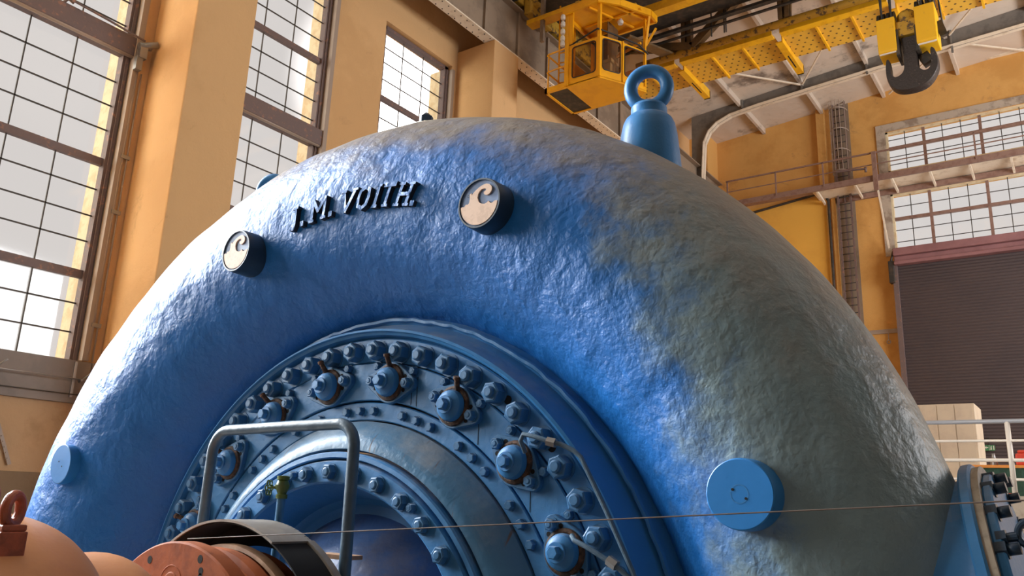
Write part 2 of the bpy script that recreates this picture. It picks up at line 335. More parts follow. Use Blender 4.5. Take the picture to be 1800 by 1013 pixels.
# casing: spiral tube around the axis
mb=MB(); NP,NT=360,112; V=[];F=[]
ph0,ph1=math.radians(-88),math.radians(268)
def lump(a,b,c):
    return math.sin(a*3.1+b*1.7+c)*math.sin(b*2.3-a*1.1+2*c)
for i in range(NP+1):
    ph=ph0+(ph1-ph0)*i/NP; r=rad(ph)
    for j in range(NT):
        th=2*math.pi*j/NT; rr=r*(1+.006*lump(ph*5,th*3,.5)+.004*lump(ph*13,th*5,1.3))
        R=RIN+r+rr*math.cos(th)
        V.append((CX+R*math.cos(ph),YT-EL*rr*math.sin(th),CZ+R*math.sin(ph)))
for i in range(NP):
    for j in range(NT): F.append((i*NT+j,(i+1)*NT+j,(i+1)*NT+(j+1)%NT,i*NT+(j+1)%NT))
mb.add(V,F,True); mb.add(V[:NT],[tuple(range(NT))]); mb.add(V[-NT:],[tuple(range(NT))])
tp(mb,'spiral_casing','casing',auto=80)
# stay ring between casing and cover, with the rough weld bead
C0=(CX,0,CZ)
mb=MB().lathe([(1.50,2.60),(1.452,2.515),(1.437,2.495),(1.425,2.50),(1.408,2.47),(1.395,2.425),(1.390,2.40),(1.386,2.385),(1.376,2.380),(1.372,2.392),(1.362,2.40),(1.358,2.43),(1.350,2.44)],C0,180)
tp(mb,'stay_ring','blue')
mb=MB(); pts=[]
for i in range(240):
    t=2*math.pi*i/240; R=1.442+random.uniform(-.004,.004); pts.append((CX+R*math.cos(t),2.492+random.uniform(-.004,.004),CZ+R*math.sin(t)))
mb.tube(pts,.011,6,True); tp(mb,'weld_bead','blue')
# bolted cover ring / guide vane ring / clamping ring: flat faces with thin gaps between
tp(MB().lathe([(1.352,2.50),(1.352,2.426),(1.346,2.420),(1.256,2.420),(1.250,2.426),(1.250,2.50)],C0,180),'bolted_cover_ring','blue')
tp(MB().lathe([(1.246,2.50),(1.246,2.422),(1.242,2.418),(1.092,2.418),(1.088,2.422),(1.088,2.50)],C0,180),'guide_vane_ring','blue')
tp(MB().lathe([(1.080,2.50),(1.080,2.424),(1.076,2.420),(1.010,2.420),(1.006,2.424),(1.006,2.50)],C0,180),'clamping_ring','blue')
tp(MB().lathe([(1.35,2.47),(1.0,2.47),(1.0,2.50),(.98,2.60)],C0,120),'gap_backing','hole')
prof=[(1.000,2.46),(1.000,2.412)]
for i in range(9):
    t=i/8; prof.append((1.0-.118*t,2.412-.10*math.sin(t*math.pi/2)))
prof+=[(.876,2.33),(.872,2.36)]
tp(MB().lathe(prof,C0,180),'cover_cone','cone')
tp(MB().lathe([(.868,2.40),(.868,2.300),(.862,2.292),(.846,2.290),(.842,2.298),(.842,2.318),(.838,2.322),(.834,2.300),(.828,2.282),(.750,2.280),(.742,2.288),(.725,2.34),(.705,2.40),(.69,2.47),(.665,2.50),(.62,2.50)],C0,180),'inner_flange_ring','blue')
prof=[(.64,2.52),(.60,2.46)]
for i in range(10):
    t=i/9; prof.append((.60-.30*t,2.46-.20*math.sin(t*math.pi*.5)))
prof+=[(.28,2.24),(.27,2.15),(.20,2.15)]
tp(MB().lathe(prof,C0,120),'hub_dome','hub')
def hexring(mb,base,dirv,rf,h,rot=0):
    mb.cyl(base,base+dirv*h,rf,6,smooth=False,rot=rot,cap=False)
    # chamfered top
    mb.cyl(base+dirv*h,base+dirv*(h+.004),rf,6,r1=rf*.84,smooth=False,rot=rot)
FN=Vector((0,-1,0))
def bolt_mesh(rf,h,rs,hs,washer=True):
    mb=MB(); z=Vector((0,0,0))
    if washer: mb.cyl(z,FN*.004,rf*1.12,20)
    hexring(mb,z+FN*.003,FN,rf,h)
    mb.cyl(FN*h*.9,FN*(h+hs*.75),rs,16); mb.cyl(FN*(h+hs*.75),FN*(h+hs),rs,16,r1=rs*.7)
    return mb
def proto(mb,name,m):
    o=mb.build(name,m,None); return o
def place(pro,parent,world,roty=0,first=[set()],name=None):
    """first placement uses the prototype itself, later ones copies sharing its mesh"""
    if pro.name in first[0]: o=pro.copy(); COL.objects.link(o)
    else: o=pro; first[0].add(pro.name)
    w=Vector((0,0,0)); q=parent
    while q: w+=Vector(q.location); q=q.parent
    o.parent=parent; o.location=Vector(world)-w; o.rotation_euler=(0,roty,0); return o
nutp=proto(bolt_mesh(.041,.045,.0225,.022),'flange_nut','nut')
for k in range(-14,15):
    a=86.7+5.93*k; place(nutp,turb,pol(1.295,a,2.421),random.uniform(0,1))
inp=proto(bolt_mesh(.031,.024,.017,.012),'inner_flange_nut','nut')
for k in range(-9,10):
    place(inp,turb,pol(.787,90.2+9.97*k,2.281),random.uniform(0,1))
smp=proto(bolt_mesh(.0185,.016,.010,.007),'clamp_bolt','nut')
for k in range(-5,6):
    for d in (4.6,9.0,13.4): place(smp,turb,pol(1.043,81.3+17.85*k+d,2.421),random.uniform(0,1))
mdp=proto(bolt_mesh(.0175,.018,.010,.008),'vane_ring_bolt','nut')
for a in (75,125): place(mdp,turb,pol(.80,a-19,2.281),.3)
# guide vane bearings
def plate_outline(c,R):
    # rhombic plate: two small ends joined tangentially to a round middle
    P=[]
    for s_ in (1,-1):
        for i in range(9): 
            t=math.radians(-62+124*i/8)+(0 if s_>0 else math.pi); P.append((s_*.100+.034*math.cos(t),.034*math.sin(t)))
        for i in range(9):
            t=math.radians(62+56*i/8)+(0 if s_>0 else math.pi); P.append((.086*math.cos(t),.086*math.sin(t)))
    return P
OUT=plate_outline(0,0)
pl=MB().prism(OUT,lambda u,v,d:Vector((u,-d,v)),0,.026); plp=proto(pl,'vane_bearing','nut'); plp.modifiers.new('b','BEVEL').width=.003
cap=MB().lathe([(0,-.056),(.024,-.054),(.043,-.047),(.056,-.035),(.061,-.020),(.061,-.004)],(0,0,0),32)
cap.lathe([(.034,-.052),(.036,-.057),(.033,-.060),(.0,-.060)],(0,0,0),24)
hexring(cap,Vector((0,-.058,0)),FN,.023,.022); capp=proto(cap,'bearing_cap','blue')
ru=MB().lathe([(.078,0),(.075,-.010),(.066,-.014),(.06,-.012)],(0,0,0),32); rup=proto(ru,'grease_collar','rust')
pbp=proto(bolt_mesh(.0215,.020,.011,.010),'plate_bolt','nut')
hl=MB().cyl((0,0,0),(0,-.0012,0),.0085,12); hlp=proto(hl,'bolt_hole','hole')
st=MB().tube([(0,-.020,.055),(0,-.040,.074),(-.004,-.055,.104)],[.012,.011,.010],10); st.cyl((-.004,-.055,.102),(-.005,-.058,.113),.013,10); stp=proto(st,'grease_nipple','rust')
for k in range(-4,6):
    a=81.4+17.85*k; ry=-(math.radians(a-90)); b=place(plp,turb,pol(1.166,a,2.418),ry-.06)
    first=[None]
    def sub(pro,loc,r=0,pn=b):
        # local placement beneath the plate object
        if not hasattr(sub,'used'): sub.used=set()
        if pro in USED: o=pro.copy(); COL.objects.link(o)
        else: o=pro; USED.add(pro)
        o.parent=pn; o.location=loc; o.rotation_euler=(0,r,0); return o
    if k==-4: USED=set()
    sub(rup,(0,-.025,0)); sub(capp,(0,-.025,0),random.uniform(0,1))
    sub(pbp,(-.099,-.026,0),.3); sub(pbp,(.099,-.026,0),.9)
    for q in (-1,1): sub(hlp,(q*.080,-.0258,.028)); sub(hlp,(q*.080,-.0258,-.028))
    if a>55: sub(stp,(0,-.006,.0))
    for q in (-4.85,4.85): place(mdp,turb,pol(1.229,a+q,2.419),random.uniform(0,1))
for R,a in ((1.172,89.9),(1.302,54.6),(1.302,43.0),(1.172,107.8)):
    tp(MB().cyl(pol(R,a,2.4205),pol(R,a,2.4185),.017,16),'threaded_hole','hole')
# split lines across the rings
for a in (75.5,73.9,55.2,37.5):
    q=pol(1.095,a,2.4178); tp(MB().bar(q,q+Vector((0,0,.12)),.0022,.002),'joint_line','hole')
# grease tubes of the lower right bearings
def oil(points,u,name='grease_tube'):
    o=tp(MB().tube(points,.0085,10),name,'bluetube'); tp(MB().cyl(u[0],u[1],.017,6,smooth=False),'tube_union','steel',parent=o); return o
oil([(-1.625,2.35,.165),(-1.632,2.33,.205),(-1.612,2.318,.226),(-1.56,2.315,.216),(-1.50,2.32,.197),(-1.47,2.33,.192),(-1.425,2.34,.172),(-1.395,2.34,.150),(-1.30,2.345,-.02),(-1.21,2.345,-.19),(-1.05,2.345,-.52)],((-1.515,2.32,.201),(-1.485,2.325,.194)))
oil([(-1.43,2.35,-.10),(-1.405,2.325,-.113),(-1.36,2.32,-.128),(-1.26,2.33,-.178),(-1.20,2.34,-.225),(-1.06,2.345,-.55)],((-1.285,2.33,-.163),(-1.255,2.33,-.180)))
# plugs on the casing's face
def plug(R,a,yf,plain):
    c=pol(R,a,0); yb=yfront(R,a)+.06
    o=tp(MB().lathe([(.104,yb),(.101,yf+.012),(.099,yf+.002),(.096,yf),(0,yf)] if plain else [(.104,yb),(.101,yf+.008),(.098,yf-.004),(.092,yf-.004),(.091,yf+.004),(0,yf+.004)],(c.x,0,c.z),64),'round_plug' if plain else 'emblem_plug','plug' if plain else 'rim',
        label=None)
    if plain:
        tp(MB().lathe([(.027,yf-.0006),(.0245,yf-.0006)],(c.x,0,c.z),32),'centre_ring','blue',parent=o)
        for s_ in (-1,1): tp(MB().cyl((c.x+s_*.019,yf-.0012,c.z-s_*.012),(c.x+s_*.019,yf+.001,c.z-s_*.012),.004,10),'spanner_hole','hole',parent=o)
    else:
        tp(MB().cyl((c.x,yf+.003,c.z),(c.x,yf+.0085,c.z),.0915,48),'emblem_field','sky_emblem',parent=o)
        # curling wave: sea below, crest rising and curling over to the right
        sea=[(-.98*math.cos(t) ,-.98*math.sin(t)) for t in [math.radians(x) for x in range(8,173,6)]]
        sea=[(-.975,-.06)]+sea+[(.975,-.06),(.85,-.05),(.72,-.12),(.61,-.12),(.51,.0),(.42,-.07),(.30,-.10),(.18,-.07),(.06,-.02),(-.03,.08),(-.09,.25),(-.06,.42),(.02,.53),(.13,.60),(.27,.61),(.37,.55),(.33,.48),(.25,.46),(.24,.38),(.31,.31),(.42,.28),(.53,.31),(.63,.40),(.67,.52),(.63,.65),(.52,.75),(.37,.80),(.20,.79),(.0,.72),(-.20,.60),(-.33,.50),(-.40,.42),(-.44,.52),(-.52,.46),(-.50,.28),(-.53,.08),(-.62,.02),(-.70,.05),(-.80,-.06),(-.88,-.03)]
        R_=.088; ca,sa=math.cos(0),math.sin(0)
        fn=lambda u,v,d:Vector((c.x+u*R_,yf+.003-d,c.z+v*R_))
        # triangulated prism
        bmx=MB(); bmx.prism(sea,fn,0,.006); tp(bmx,'wave_emblem','peach',parent=o)
        for u,v in ((-.62,.42),(.72,.50),(.05,-.86)): tp(MB().lathe([(.006,yf+.0015),(.0042,yf+.0015)],(c.x+u*R_,0,c.z+v*R_),12),'rivet_mark','rim',parent=o)
    return o
plug(1.824,24.1,2.295,True); plug(2.003,156.5,2.11,True); plug(1.918,67.7,2.225,False); plug(1.883,109.7,2.15,False)
# raised lettering J. M. VOITH.
LET={'J':[[(.55,1),(.55,.18),(.35,0),(.02,.05)]],
 'M':[[(.05,0),(.05,1)],[(.05,1),(.5,.42)],[(.5,.42),(.95,1)],[(.95,1),(.95,0)]],
 'V':[[(.0,1),(.42,0)],[(.42,0),(.95,1)]],
 'O':[[(.5,1),(.12,.85),(.05,.5),(.15,.13),(.5,0),(.85,.15),(.95,.5),(.88,.87),(.5,1)]],
 'I':[[(.5,1),(.5,0)]],'T':[[(.5,1),(.5,0)],[(.02,1),(.98,1)]],
 'H':[[(.08,1),(.08,0)],[(.92,1),(.92,0)],[(.08,.5),(.92,.5)]],'.':[[(.4,.02),(.4,.12)]]}
SER={'J':[(.55,1)],'M':[(.05,0),(.95,0)],'V':[(0,1),(.95,1)],'O':[],'I':[(.5,1),(.5,0)],'T':[(.5,0)],'H':[(.08,1),(.08,0),(.92,1),(.92,0)],'.':[]}
def letter(ch,a,wd,h=.092):
    Rm=1.928; t=math.radians(a); tan=Vector((math.sin(t),0,-math.cos(t))); ra=Vector((math.cos(t),0,math.sin(t)))
    def P(u,v,d):
        x=(u-.5)*wd+(v-.5)*.018; rr=(v-.5)*h; R=Rm+rr; y=yfront(R,a)+.010
        q=Vector((CX,0,CZ))+ra*R+tan*x; q.y=y-d; return q
    mb=MB(); sw=.0078
    def stroke(a_,b_,wid):
        ax,az=a_[0]*wd,a_[1]*h; bx,bz=b_[0]*wd,b_[1]*h; L_=math.hypot(bx-ax,bz-az) or 1e-6; dx,dz=(bx-ax)/L_,(bz-az)/L_; nx,nz=-dz*wid,dx*wid
        e=wid*.6
        q=[(ax-dx*e+nx,az-dz*e+nz),(ax-dx*e-nx,az-dz*e-nz),(bx+dx*e-nx,bz+dz*e-nz),(bx+dx*e+nx,bz+dz*e+nz)]
        mb.prism([(x/wd,z/h) for x,z in q],P,0,.034)
    for s_ in LET[ch]:
        for i in range(len(s_)-1): stroke(s_[i],s_[i+1],.011 if ch=='.' or (ch=='T' and s_[0][1]==s_[1][1]) else sw)
    for u,v in SER[ch]: stroke((u-.013/wd,v),(u+.013/wd,v),.0055)
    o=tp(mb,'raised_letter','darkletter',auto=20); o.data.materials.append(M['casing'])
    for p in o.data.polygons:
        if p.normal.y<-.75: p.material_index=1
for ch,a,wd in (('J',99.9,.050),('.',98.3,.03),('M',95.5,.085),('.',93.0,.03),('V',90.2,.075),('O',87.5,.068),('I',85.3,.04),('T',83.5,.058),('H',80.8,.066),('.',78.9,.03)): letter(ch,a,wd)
# lifting lugs on top: tapered boss, neck and ring
def lug(x,y,z,name,ringrot):
    o=tp(MB().lathe([(.150,-.14),(.140,.0),(.131,.10),(.121,.20),(.112,.245),(.102,.268),(.088,.282),(.080,.286),(.078,.292),(.078,.325),(.070,.338),(.0,.342)],(x,y,z),48,'Z'),name,'blue')
    pts=[(x+.079*math.cos(t)*math.cos(ringrot),y+.079*math.cos(t)*math.sin(ringrot),z+.425+.086*math.sin(t)) for t in [2*math.pi*i/48 for i in range(48)]]
    tp(MB().tube(pts,.030,16,True),'lifting_ring','blue',parent=o); return o
lug(-1.43,2.93,1.35,'lifting_lug',.35)
lug(-3.96,2.90,1.36,'lifting_lug',.35)
# small vent cap on the crown
tp(MB().cyl((-2.95,3.15,1.70),(-2.95,3.15,2.115),.030,16).cyl((-2.95,3.15,2.08),(-2.95,3.15,2.13),.040,8,smooth=False).cyl((-2.95,3.15,2.13),(-2.95,3.15,2.155),.036,8,r1=.012,smooth=False),'vent_cap','rim')
# outlet nozzle with its flange, on the right
A=math.radians(11.5); nd=Vector((math.cos(A),-.05,math.sin(A))).normalized(); nu=Vector((-math.sin(A),0,math.cos(A)))
FC=Vector((-.240,2.95,-.280))
def nozz(prof,name,m,parent=turb,seg=72,**k):
    V=[];F=[];n=len(prof)
    for i in range(seg):
        t=2*math.pi*i/seg; d=nu*math.cos(t)+Vector((0,-1,0))*math.sin(t)
        for r,h in prof: V.append(FC+nd*h+d*r)
    for i in range(seg):
        j=(i+1)%seg
        for q in range(n-1): F.append((i*n+q,j*n+q,j*n+q+1,i*n+q+1))
    return tp(MB().add(V,F,True),name,m,parent=parent,**k)
nz=nozz([(.50,-.62),(.46,-.34),(.435,-.20),(.418,-.12),(.412,-.07),(.420,-.035)],'outlet_nozzle','blue')
fl=nozz([(.38,-.036),(.452,-.036),(.458,-.030),(.458,-.008),(.452,-.002),(.30,-.002)],'outlet_flange','blue')
nozz([(.30,-.002),(.446,-.002),(.446,.018),(.30,.018)],'gasket_ring','flangeface')
f2=nozz([(.30,.018),(.415,.018),(.420,.024),(.420,.040),(.415,.045),(.30,.045),(.0,.045)],'blind_flange','blue')
for i in range(20):
    t=math.radians(6+18*i); d=nu*math.cos(t)+Vector((0,-1,0))*math.sin(t); b=FC+d*.400-nd*.006
    mbn=MB(); mbn.cyl(b+nd*.02,b+nd*.055,.027,6,smooth=False); mbn.cyl(b+nd*.05,b+nd*.085,.016,12)
    tp(mbn,'flange_bolt','rim',parent=fl)
eb=FC+nd*.060+(nu*math.cos(math.radians(55))+Vector((0,-1,0))*math.sin(math.radians(55)))*.40
ring=tp(MB().tube([eb+nd*(.055)+nd*.034*math.cos(t)+nu*.034*math.sin(t) for t in [2*math.pi*i/32 for i in range(32)]],.009,10,True).cyl(eb-nd*.06,eb+nd*.02,.013,12).cyl(eb-nd*.03,eb-nd*.005,.024,6,smooth=False),'eye_bolt','rim')
# =================================================================== shaft line in front
SC=(CX,0,-.69)
def rel_thing(name,label,cat,parts,loc):
    t_=thing(name,label,cat,loc); return t_
cpl=thing('shaft_coupling','red-brown painted round shaft coupling with bolt holes in front of the turbine','coupling',(CX,1.65,-.69))
SCC=(CX,0,-.66)
_rel(MB().lathe([(0,1.647),(.485,1.647),(.491,1.653),(.491,1.700),(.487,1.712),(.470,1.722),(.455,1.735),(.448,1.75),(.452,1.765),(.470,1.772),(.472,1.79),(.468,1.82),(.46,1.825),(.30,1.83)],SCC,144).build('coupling_flange','brown'),cpl)
_rel(MB().lathe([(.465,1.835),(.478,1.836),(.480,1.842),(.480,1.872),(.476,1.878),(.455,1.880)],SCC,144).build('brake_band','tan'),cpl)
_rel(MB().lathe([(.44,1.80),(.452,1.88),(.455,1.95),(.445,1.96),(.20,1.97)],SCC,120).build('coupling_hub','brown'),cpl)
_rel(MB().lathe([(.20,1.95),(.20,2.30)],SCC,48).build('shaft','black'),cpl)
e=(-2.535,0,-.305)
_rel(MB().lathe([(.062,1.6465),(.060,1.6455),(.0575,1.6465)],e,40).lathe([(.0,1.6440),(.036,1.6445),(.040,1.6465)],e,32).build('cast_roundel','brown'),cpl)
for x,z,r in ((-2.67,-.237,.013),(-2.388,-.216,.013),(-2.377,-.252,.012),(-2.377,-.270,.012)):
    _rel(MB().cyl((x,1.6462,z),(x,1.650,z),r,20).build('bolt_hole','hole'),cpl)
gd=thing('coupling_guard','dark curved sheet metal guard arching over the red-brown shaft coupling','guard',(CX,1.9,-.69))
def arch(r0_,r1_,y0,y1,a0,a1): return MB().lathe([(r0_,y0),(r1_,y0),(r1_,y1),(r0_,y1)],SC,90,a0=a0,a1=a1,closed=True,smooth=False)
_rel(arch(.584,.592,1.815,1.985,64,175).build('guard_sheet','guard',auto=30),gd)
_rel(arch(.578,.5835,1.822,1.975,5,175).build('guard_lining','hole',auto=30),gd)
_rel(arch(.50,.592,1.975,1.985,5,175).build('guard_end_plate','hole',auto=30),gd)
_rel(arch(.580,.594,1.965,1.992,5,64).build('guard_rim','guard',auto=30),gd)
_rel(MB().box(-2.44,-2.26,2.16,2.24,-.228,-.213).build('guard_bracket','tan'),gd)
# salmon bearing housing in the near left corner
sh=thing('bearing_housing','glossy salmon painted rounded bearing housing in the near left corner','housing',(CX,1.1,-.69))
prof=[(0,.30),(.55,.30),(.595,.33),(.610,.40),(.612,1.02)]
for i in range(12):
    t=i/11*math.pi/2; prof.append((.612-.10*(1-math.cos(t)),1.02+.22*math.sin(t)))
prof+=[(.40,1.25)]
_rel(MB().lathe(prof,SC,144).build('housing_shell','salmon'),sh)
prof=[(.44,1.20),(.492,1.21),(.494,1.38)]
for i in range(8):
    t=i/7*math.pi/2; prof.append((.494-.07*(1-math.cos(t)),1.38+.10*math.sin(t)))
prof+=[(.25,1.49),(.25,1.64)]
_rel(MB().lathe(prof,SC,144).build('housing_collar','salmon'),sh)
for ex,ey,ez in ((-2.70,1.12,-.125),(-2.215,.98,-.145)):
  b=_rel(MB().box(ex-.032,ex+.032,ey-.032,ey+.032,ez-.12,ez+.028).box(ex-.029,ex+.029,ey-.029,ey+.029,ez+.028,ez+.044).build('eye_boss','rubbed',bevel=.004),sh)
  pts=[(ex+.030*math.cos(t)*.55,ey-.030*math.cos(t)*.83,ez+.078+.035*math.sin(t)) for t in [2*math.pi*i/40 for i in range(40)]]
  _rel(MB().tube(pts,.0135,14,True).build('lifting_eye','rubbed'),b)
# =================================================================== handrail loop, valve, wire
hr=thing('handrail_loop','bent blue-grey tubular handrail hoop standing before the bolted cover','handrail',(-2.5,2.03,-1.7))
P=[];y=2.03; xl,xr,zt,rc=-2.955,-2.135,.235,.085
P.append((xl-.02,y,-1.7)); P.append((xl-.01,y,-.6)); P.append((xl+.0,y,zt-rc))
for i in range(1,9):
    t=i/8*math.pi/2; P.append((xl+rc-rc*math.cos(t),y,zt-rc+rc*math.sin(t)-.012*(1-i/8)))
P.append((-2.5,y,zt+.008))
for i in range(0,9):
    t=i/8*math.pi/2; P.append((xr-rc+rc*math.sin(t),y,zt+.012-rc+rc*math.cos(t)))
P+= [(xr+.008,y,-.3),(xr+.012,y,-1.7)]
_rel(MB().tube(P,.0215,20).build('bent_tube','bluetube'),hr)
for x in (xl-.02,xr+.012): _rel(MB().cyl((x,y,-1.7),(x,y,-1.69),.06,24).build('base_plate','bluetube'),hr)
vx,vy,vz=-2.605,2.12,.022
vl=thing('gate_valve','small olive green valve with handwheel on a thin light blue pipe','valve',(vx,vy,vz))
_rel(MB().lathe([(0,-.045),(.022,-.045),(.022,-.030),(.0165,-.028),(.020,-.018),(.026,-.004),(.027,.006),(.022,.018),(.018,.024),(.024,.026),(.024,.040),(.0,.042)],(vx,vy,vz),24,'Z').cyl((vx,vy,vz),(vx-.028,vy-.012,vz-.002),.013,14,r1=.009).build('valve_body','green'),vl)
_rel(MB().tube([(vx,vy,vz-.04),(vx,vy,-.36),(vx-.03,vy,-.40),(vx-.42,vy,-.42),(vx-.45,vy,-.46),(vx-.45,vy,-1.7)],.0165,16).build('riser_pipe','bluepipe'),vl)
hwc=Vector((vx-.052,vy-.022,vz-.006)); hd=Vector((-.92,-.39,0)).normalized(); hu=Vector((0,0,1)); hs=hd.cross(hu)
mb=MB().cyl((vx-.02,vy-.009,vz-.003),hwc+hd*.006,.005,10)
for i in range(6):
    t0_=2*math.pi*i/6; cc=hwc+(hs*math.cos(t0_)+hu*math.sin(t0_))*.021
    mb.tube([cc+(hs*math.cos(t)+hu*math.sin(t))*.0095 for t in [2*math.pi*q/12 for q in range(12)]],.0028,6,True)
_rel(mb.build('handwheel','green'),vl)
# thin wire strung across the picture
import math as _m
wa=Vector((-2.46,1.64,-.158)); wb=wa+Vector((2.3053,.56,.204))*6.12
pts=[wa.lerp(wb,(i/60)**2) for i in range(61)]
wr=MB().tube(pts,.0021,6).build('tension_wire','wire'); tag(wr,'thin brown wire strung across in front of the blue casing','wire')
# =================================================================== HALL
XW,XG,XP=-11.74,-11.96,-10.60
FZ=-1.7; UZ=.35; YF=28.6; XR=11.7
def wall(name,boxes,m,label): 
    mb=MB()
    for b in boxes: mb.box(*b)
    return struct(mb.build(name,m),label,'wall')
WIN=[(-7.6,-5.6),(-3.95,-1.95),(-.15,1.88),(3.59,5.62),(7.47,9.50),(11.17,13.20)]
SILL,HEAD=1.72,10.08
bx=[]; ys=-9.0
for a,b in WIN: bx.append((XW-.42,XW,ys,a-.12,FZ,16)); bx.append((XW-.42,XW,a-.12,b+.12,HEAD+.1,16)); bx.append((XW-.42,XW,a-.12,b+.12,.10,SILL-.05)); ys=b+.12
bx.append((XW-.42,XW,ys,YF+.3,FZ,16))
for a,b in WIN: bx.append((XW-.42,XW,a-.12,b+.12,FZ,.10))
wall('wall_left',bx,'wall','orange plastered left wall with tall windows between pillars')
# lower band of the left wall: beige plaster and flaking brown dado
tag(MB().box(XW,XW+.012,-9,YF-1,.14,1.12).build('wall_left_band','beige'),'beige bare plaster band under the tall windows','wall',kind='structure')
tag(MB().box(XW,XW+.018,-9,YF-1,FZ,.14).build('wall_left_dado','flaked'),'brown flaking dado paint at the foot of the left wall','wall',kind='structure')
# far wall with window opening and door opening
wall('wall_far',[(XW,-4.87,YF,YF+.4,UZ,16),(-4.87,XR,YF,YF+.4,13.02,16),(-4.87,XR,YF,YF+.4,10.70,11.52),(3.5,XR,YF,YF+.4,UZ,16)],'farwall','orange plastered far wall with wide window over the roller door')
wall('wall_right',[(XR,XR+.4,-9,YF+.4,FZ,2.5),(XR,XR+.4,-9,YF+.4,9.2,16),(XR,XR+.4,-9,11.5,2.5,9.2),(XR,XR+.4,25.5,YF+.4,2.5,9.2)],'darkwall','dark plastered right wall with windows, out of view')
wall('wall_back',[(XW,XR,-9.4,-9,FZ,16)],'darkwall','plain back wall behind the camera')
# floors
struct(MB().box(XW,XR,-9,14.05,FZ-.2,FZ).build('floor','floor'),'grey brown pit floor round the turbine','floor')
struct(MB().box(XW,XR,14.05,YF+.4,FZ-.2,UZ).build('floor_upper','concrete'),'raised hall floor behind the turbine with bare concrete edge','floor')
# ceiling: two shallow slopes
def roofz(x): return 14.98-.083*abs(x+.0)
mb=MB()
for x0,x1 in ((XW-.4,0),(0,XR+.4)):
    mb.prism([(x0,roofz(x0)),(x1,roofz(x1)),(x1,roofz(x1)+.25),(x0,roofz(x0)+.25)],lambda u,v,d:Vector((u,d,v)),-9.4,YF+.4)
struct(mb.build('ceiling','ceil'),'stained whitewashed roof slab with shallow slope','ceiling')
# pillars of the left wall
pil=[('trim_1',6.00,7.04,16.0,'tall orange pillar with a sunlit left side between the first two windows'),('trim_2',13.50,14.48,10.64,'orange pillar right of the sunny window, its top carrying the crane beam')]
for n,a,b,zt_,lab in pil: struct(MB().box(XW-.02,XP,a,b,FZ,zt_).build(n,'wall',bevel=.02),lab,'pillar')
struct(MB().box(XW-.02,XP,-1.45,-.41,FZ,10.64).build('trim_3','wall'),'orange pillar beside the camera outside the view','pillar')
struct(MB().box(XW-.02,-11.0,27.6,YF+.02,UZ,14.2).build('trim_4','farwall',bevel=.02),'orange corner pillar where left and far walls meet','pillar')
# windows, left wall
ROWS=[2.132,2.56,3.51,3.913,4.34,5.317,5.733,6.15,7.15,7.57,7.99,8.918,9.33,9.70]
TR=[2.995,4.78,8.45]
def window_left(idx,a,b,label,mech=False):
    w_=thing('window_%d'%idx,label,'window',(XG,(a+b)/2,SILL)); w_['kind']='structure'
    mb=MB()
    for y0,y1 in ((a-.05,a+.02),(b-.0,b+.19)): mb.box(XG-.05,XG+.10,y0,y1,SILL-.06,HEAD+.08)
    mb.box(XG-.05,XG+.10,a-.05,b+.19,HEAD,HEAD+.09); mb.box(XG-.05,XG+.10,a-.05,b+.19,SILL-.06,SILL)
    mb.box(XG+.05,XG+.13,b+.04,b+.09,SILL,HEAD)
    _rel(mb.build('window_frame','frame'),w_)
    _rel(MB().box(XG+.09,XW+.035,b+.105,b+.20,SILL,HEAD).build('inner_reveal_strip','conduit'),w_)
    for z in TR: _rel(MB().box(XG-.03,XG+.05,a,b,z-.06,z+.06).build('transom',"frame"),w_)
    bm_=MB(); bm_.box(XG-.05,XG+.22,a-.05,b+.14,6.60,6.93); _rel(bm_.build('main_beam','frame',bevel=.02),w_)
    bm_=MB(); bm_.cyl((XG+.17,a-.05,6.60),(XG+.17,b+.10,6.60),.035,12); _rel(bm_.build('beam_edge_tube','conduit'),w_)
    mt=MB()
    for k in (1,2): y_=a+(b-a)*k/3; mt.box(XG-.010,XG+.010,y_-.009,y_+.009,SILL,HEAD)
    for z in ROWS: mt.box(XG-.010,XG+.010,a,b,z-.010,z+.010)
    _rel(mt.build('glazing_bars','muntin'),w_)
    _rel(MB().box(XG-.022,XG-.016,a,b,SILL,HEAD).build('glass_pane','glass'),w_)
    # cream outer reveal
    _rel(MB().box(XG-.38,XG-.03,b+.02,b+.06,SILL,HEAD).build('outer_reveal','reveal'),w_)
    return w_
labs=['steel window far behind the camera','steel window behind the camera','steel window beside the camera out of view','tall steel window at the left edge, nearest in view','tall steel window behind the blue casing left of centre','sunlit steel window left of the pillar with the crane beam']
for i,((a,b),lb) in enumerate(zip(WIN,labs)): window_left(i+1,a,b,lb)
# opening gear of the first window
om=thing('window_opener','grey window opening gear with crank rod across the nearest window beam','window opener',(XW+.1,5.75,6.75))
_rel(MB().tube([(XW+.05,4.62,6.98),(XW+.10,5.2,6.92),(XW+.12,5.80,6.86)],.018,8).build('push_rod','frame'),om)
_rel(MB().bar((XW+.03,4.50,7.04),(XW+.05,4.70,6.96),.05,.06).bar((XG+.15,4.55,6.86),(XW+.03,4.62,7.0),.03,.03).build('rod_head','frame'),om)
_rel(MB().box(XW+.02,XW+.14,5.74,5.86,6.56,6.76).cyl((XW+.08,5.78,6.78),(XW+.2,5.98,6.86),.05,12).cyl((XW+.10,5.72,6.76),(XW+.10,5.92,6.80),.05,12).box(XW+.03,XW+.12,5.72,5.82,6.35,6.58).build('gearbox','steel'),om)
cdt=thing('conduit_pair','pair of thin painted conduits clipped down the wall beside the nearest window','conduit',(XW+.03,5.86,1.8))
for dy in (0,.075): _rel(MB().cyl((XW+.03,5.80+dy,1.72),(XW+.03,5.80+dy,6.34),.013,8).build('conduit','conduit'),cdt)
for z in (2.25,4.0,4.9): _rel(MB().box(XW+.018,XW+.05,5.77,5.91,z-.03,z+.03).build('clip','steel'),cdt)
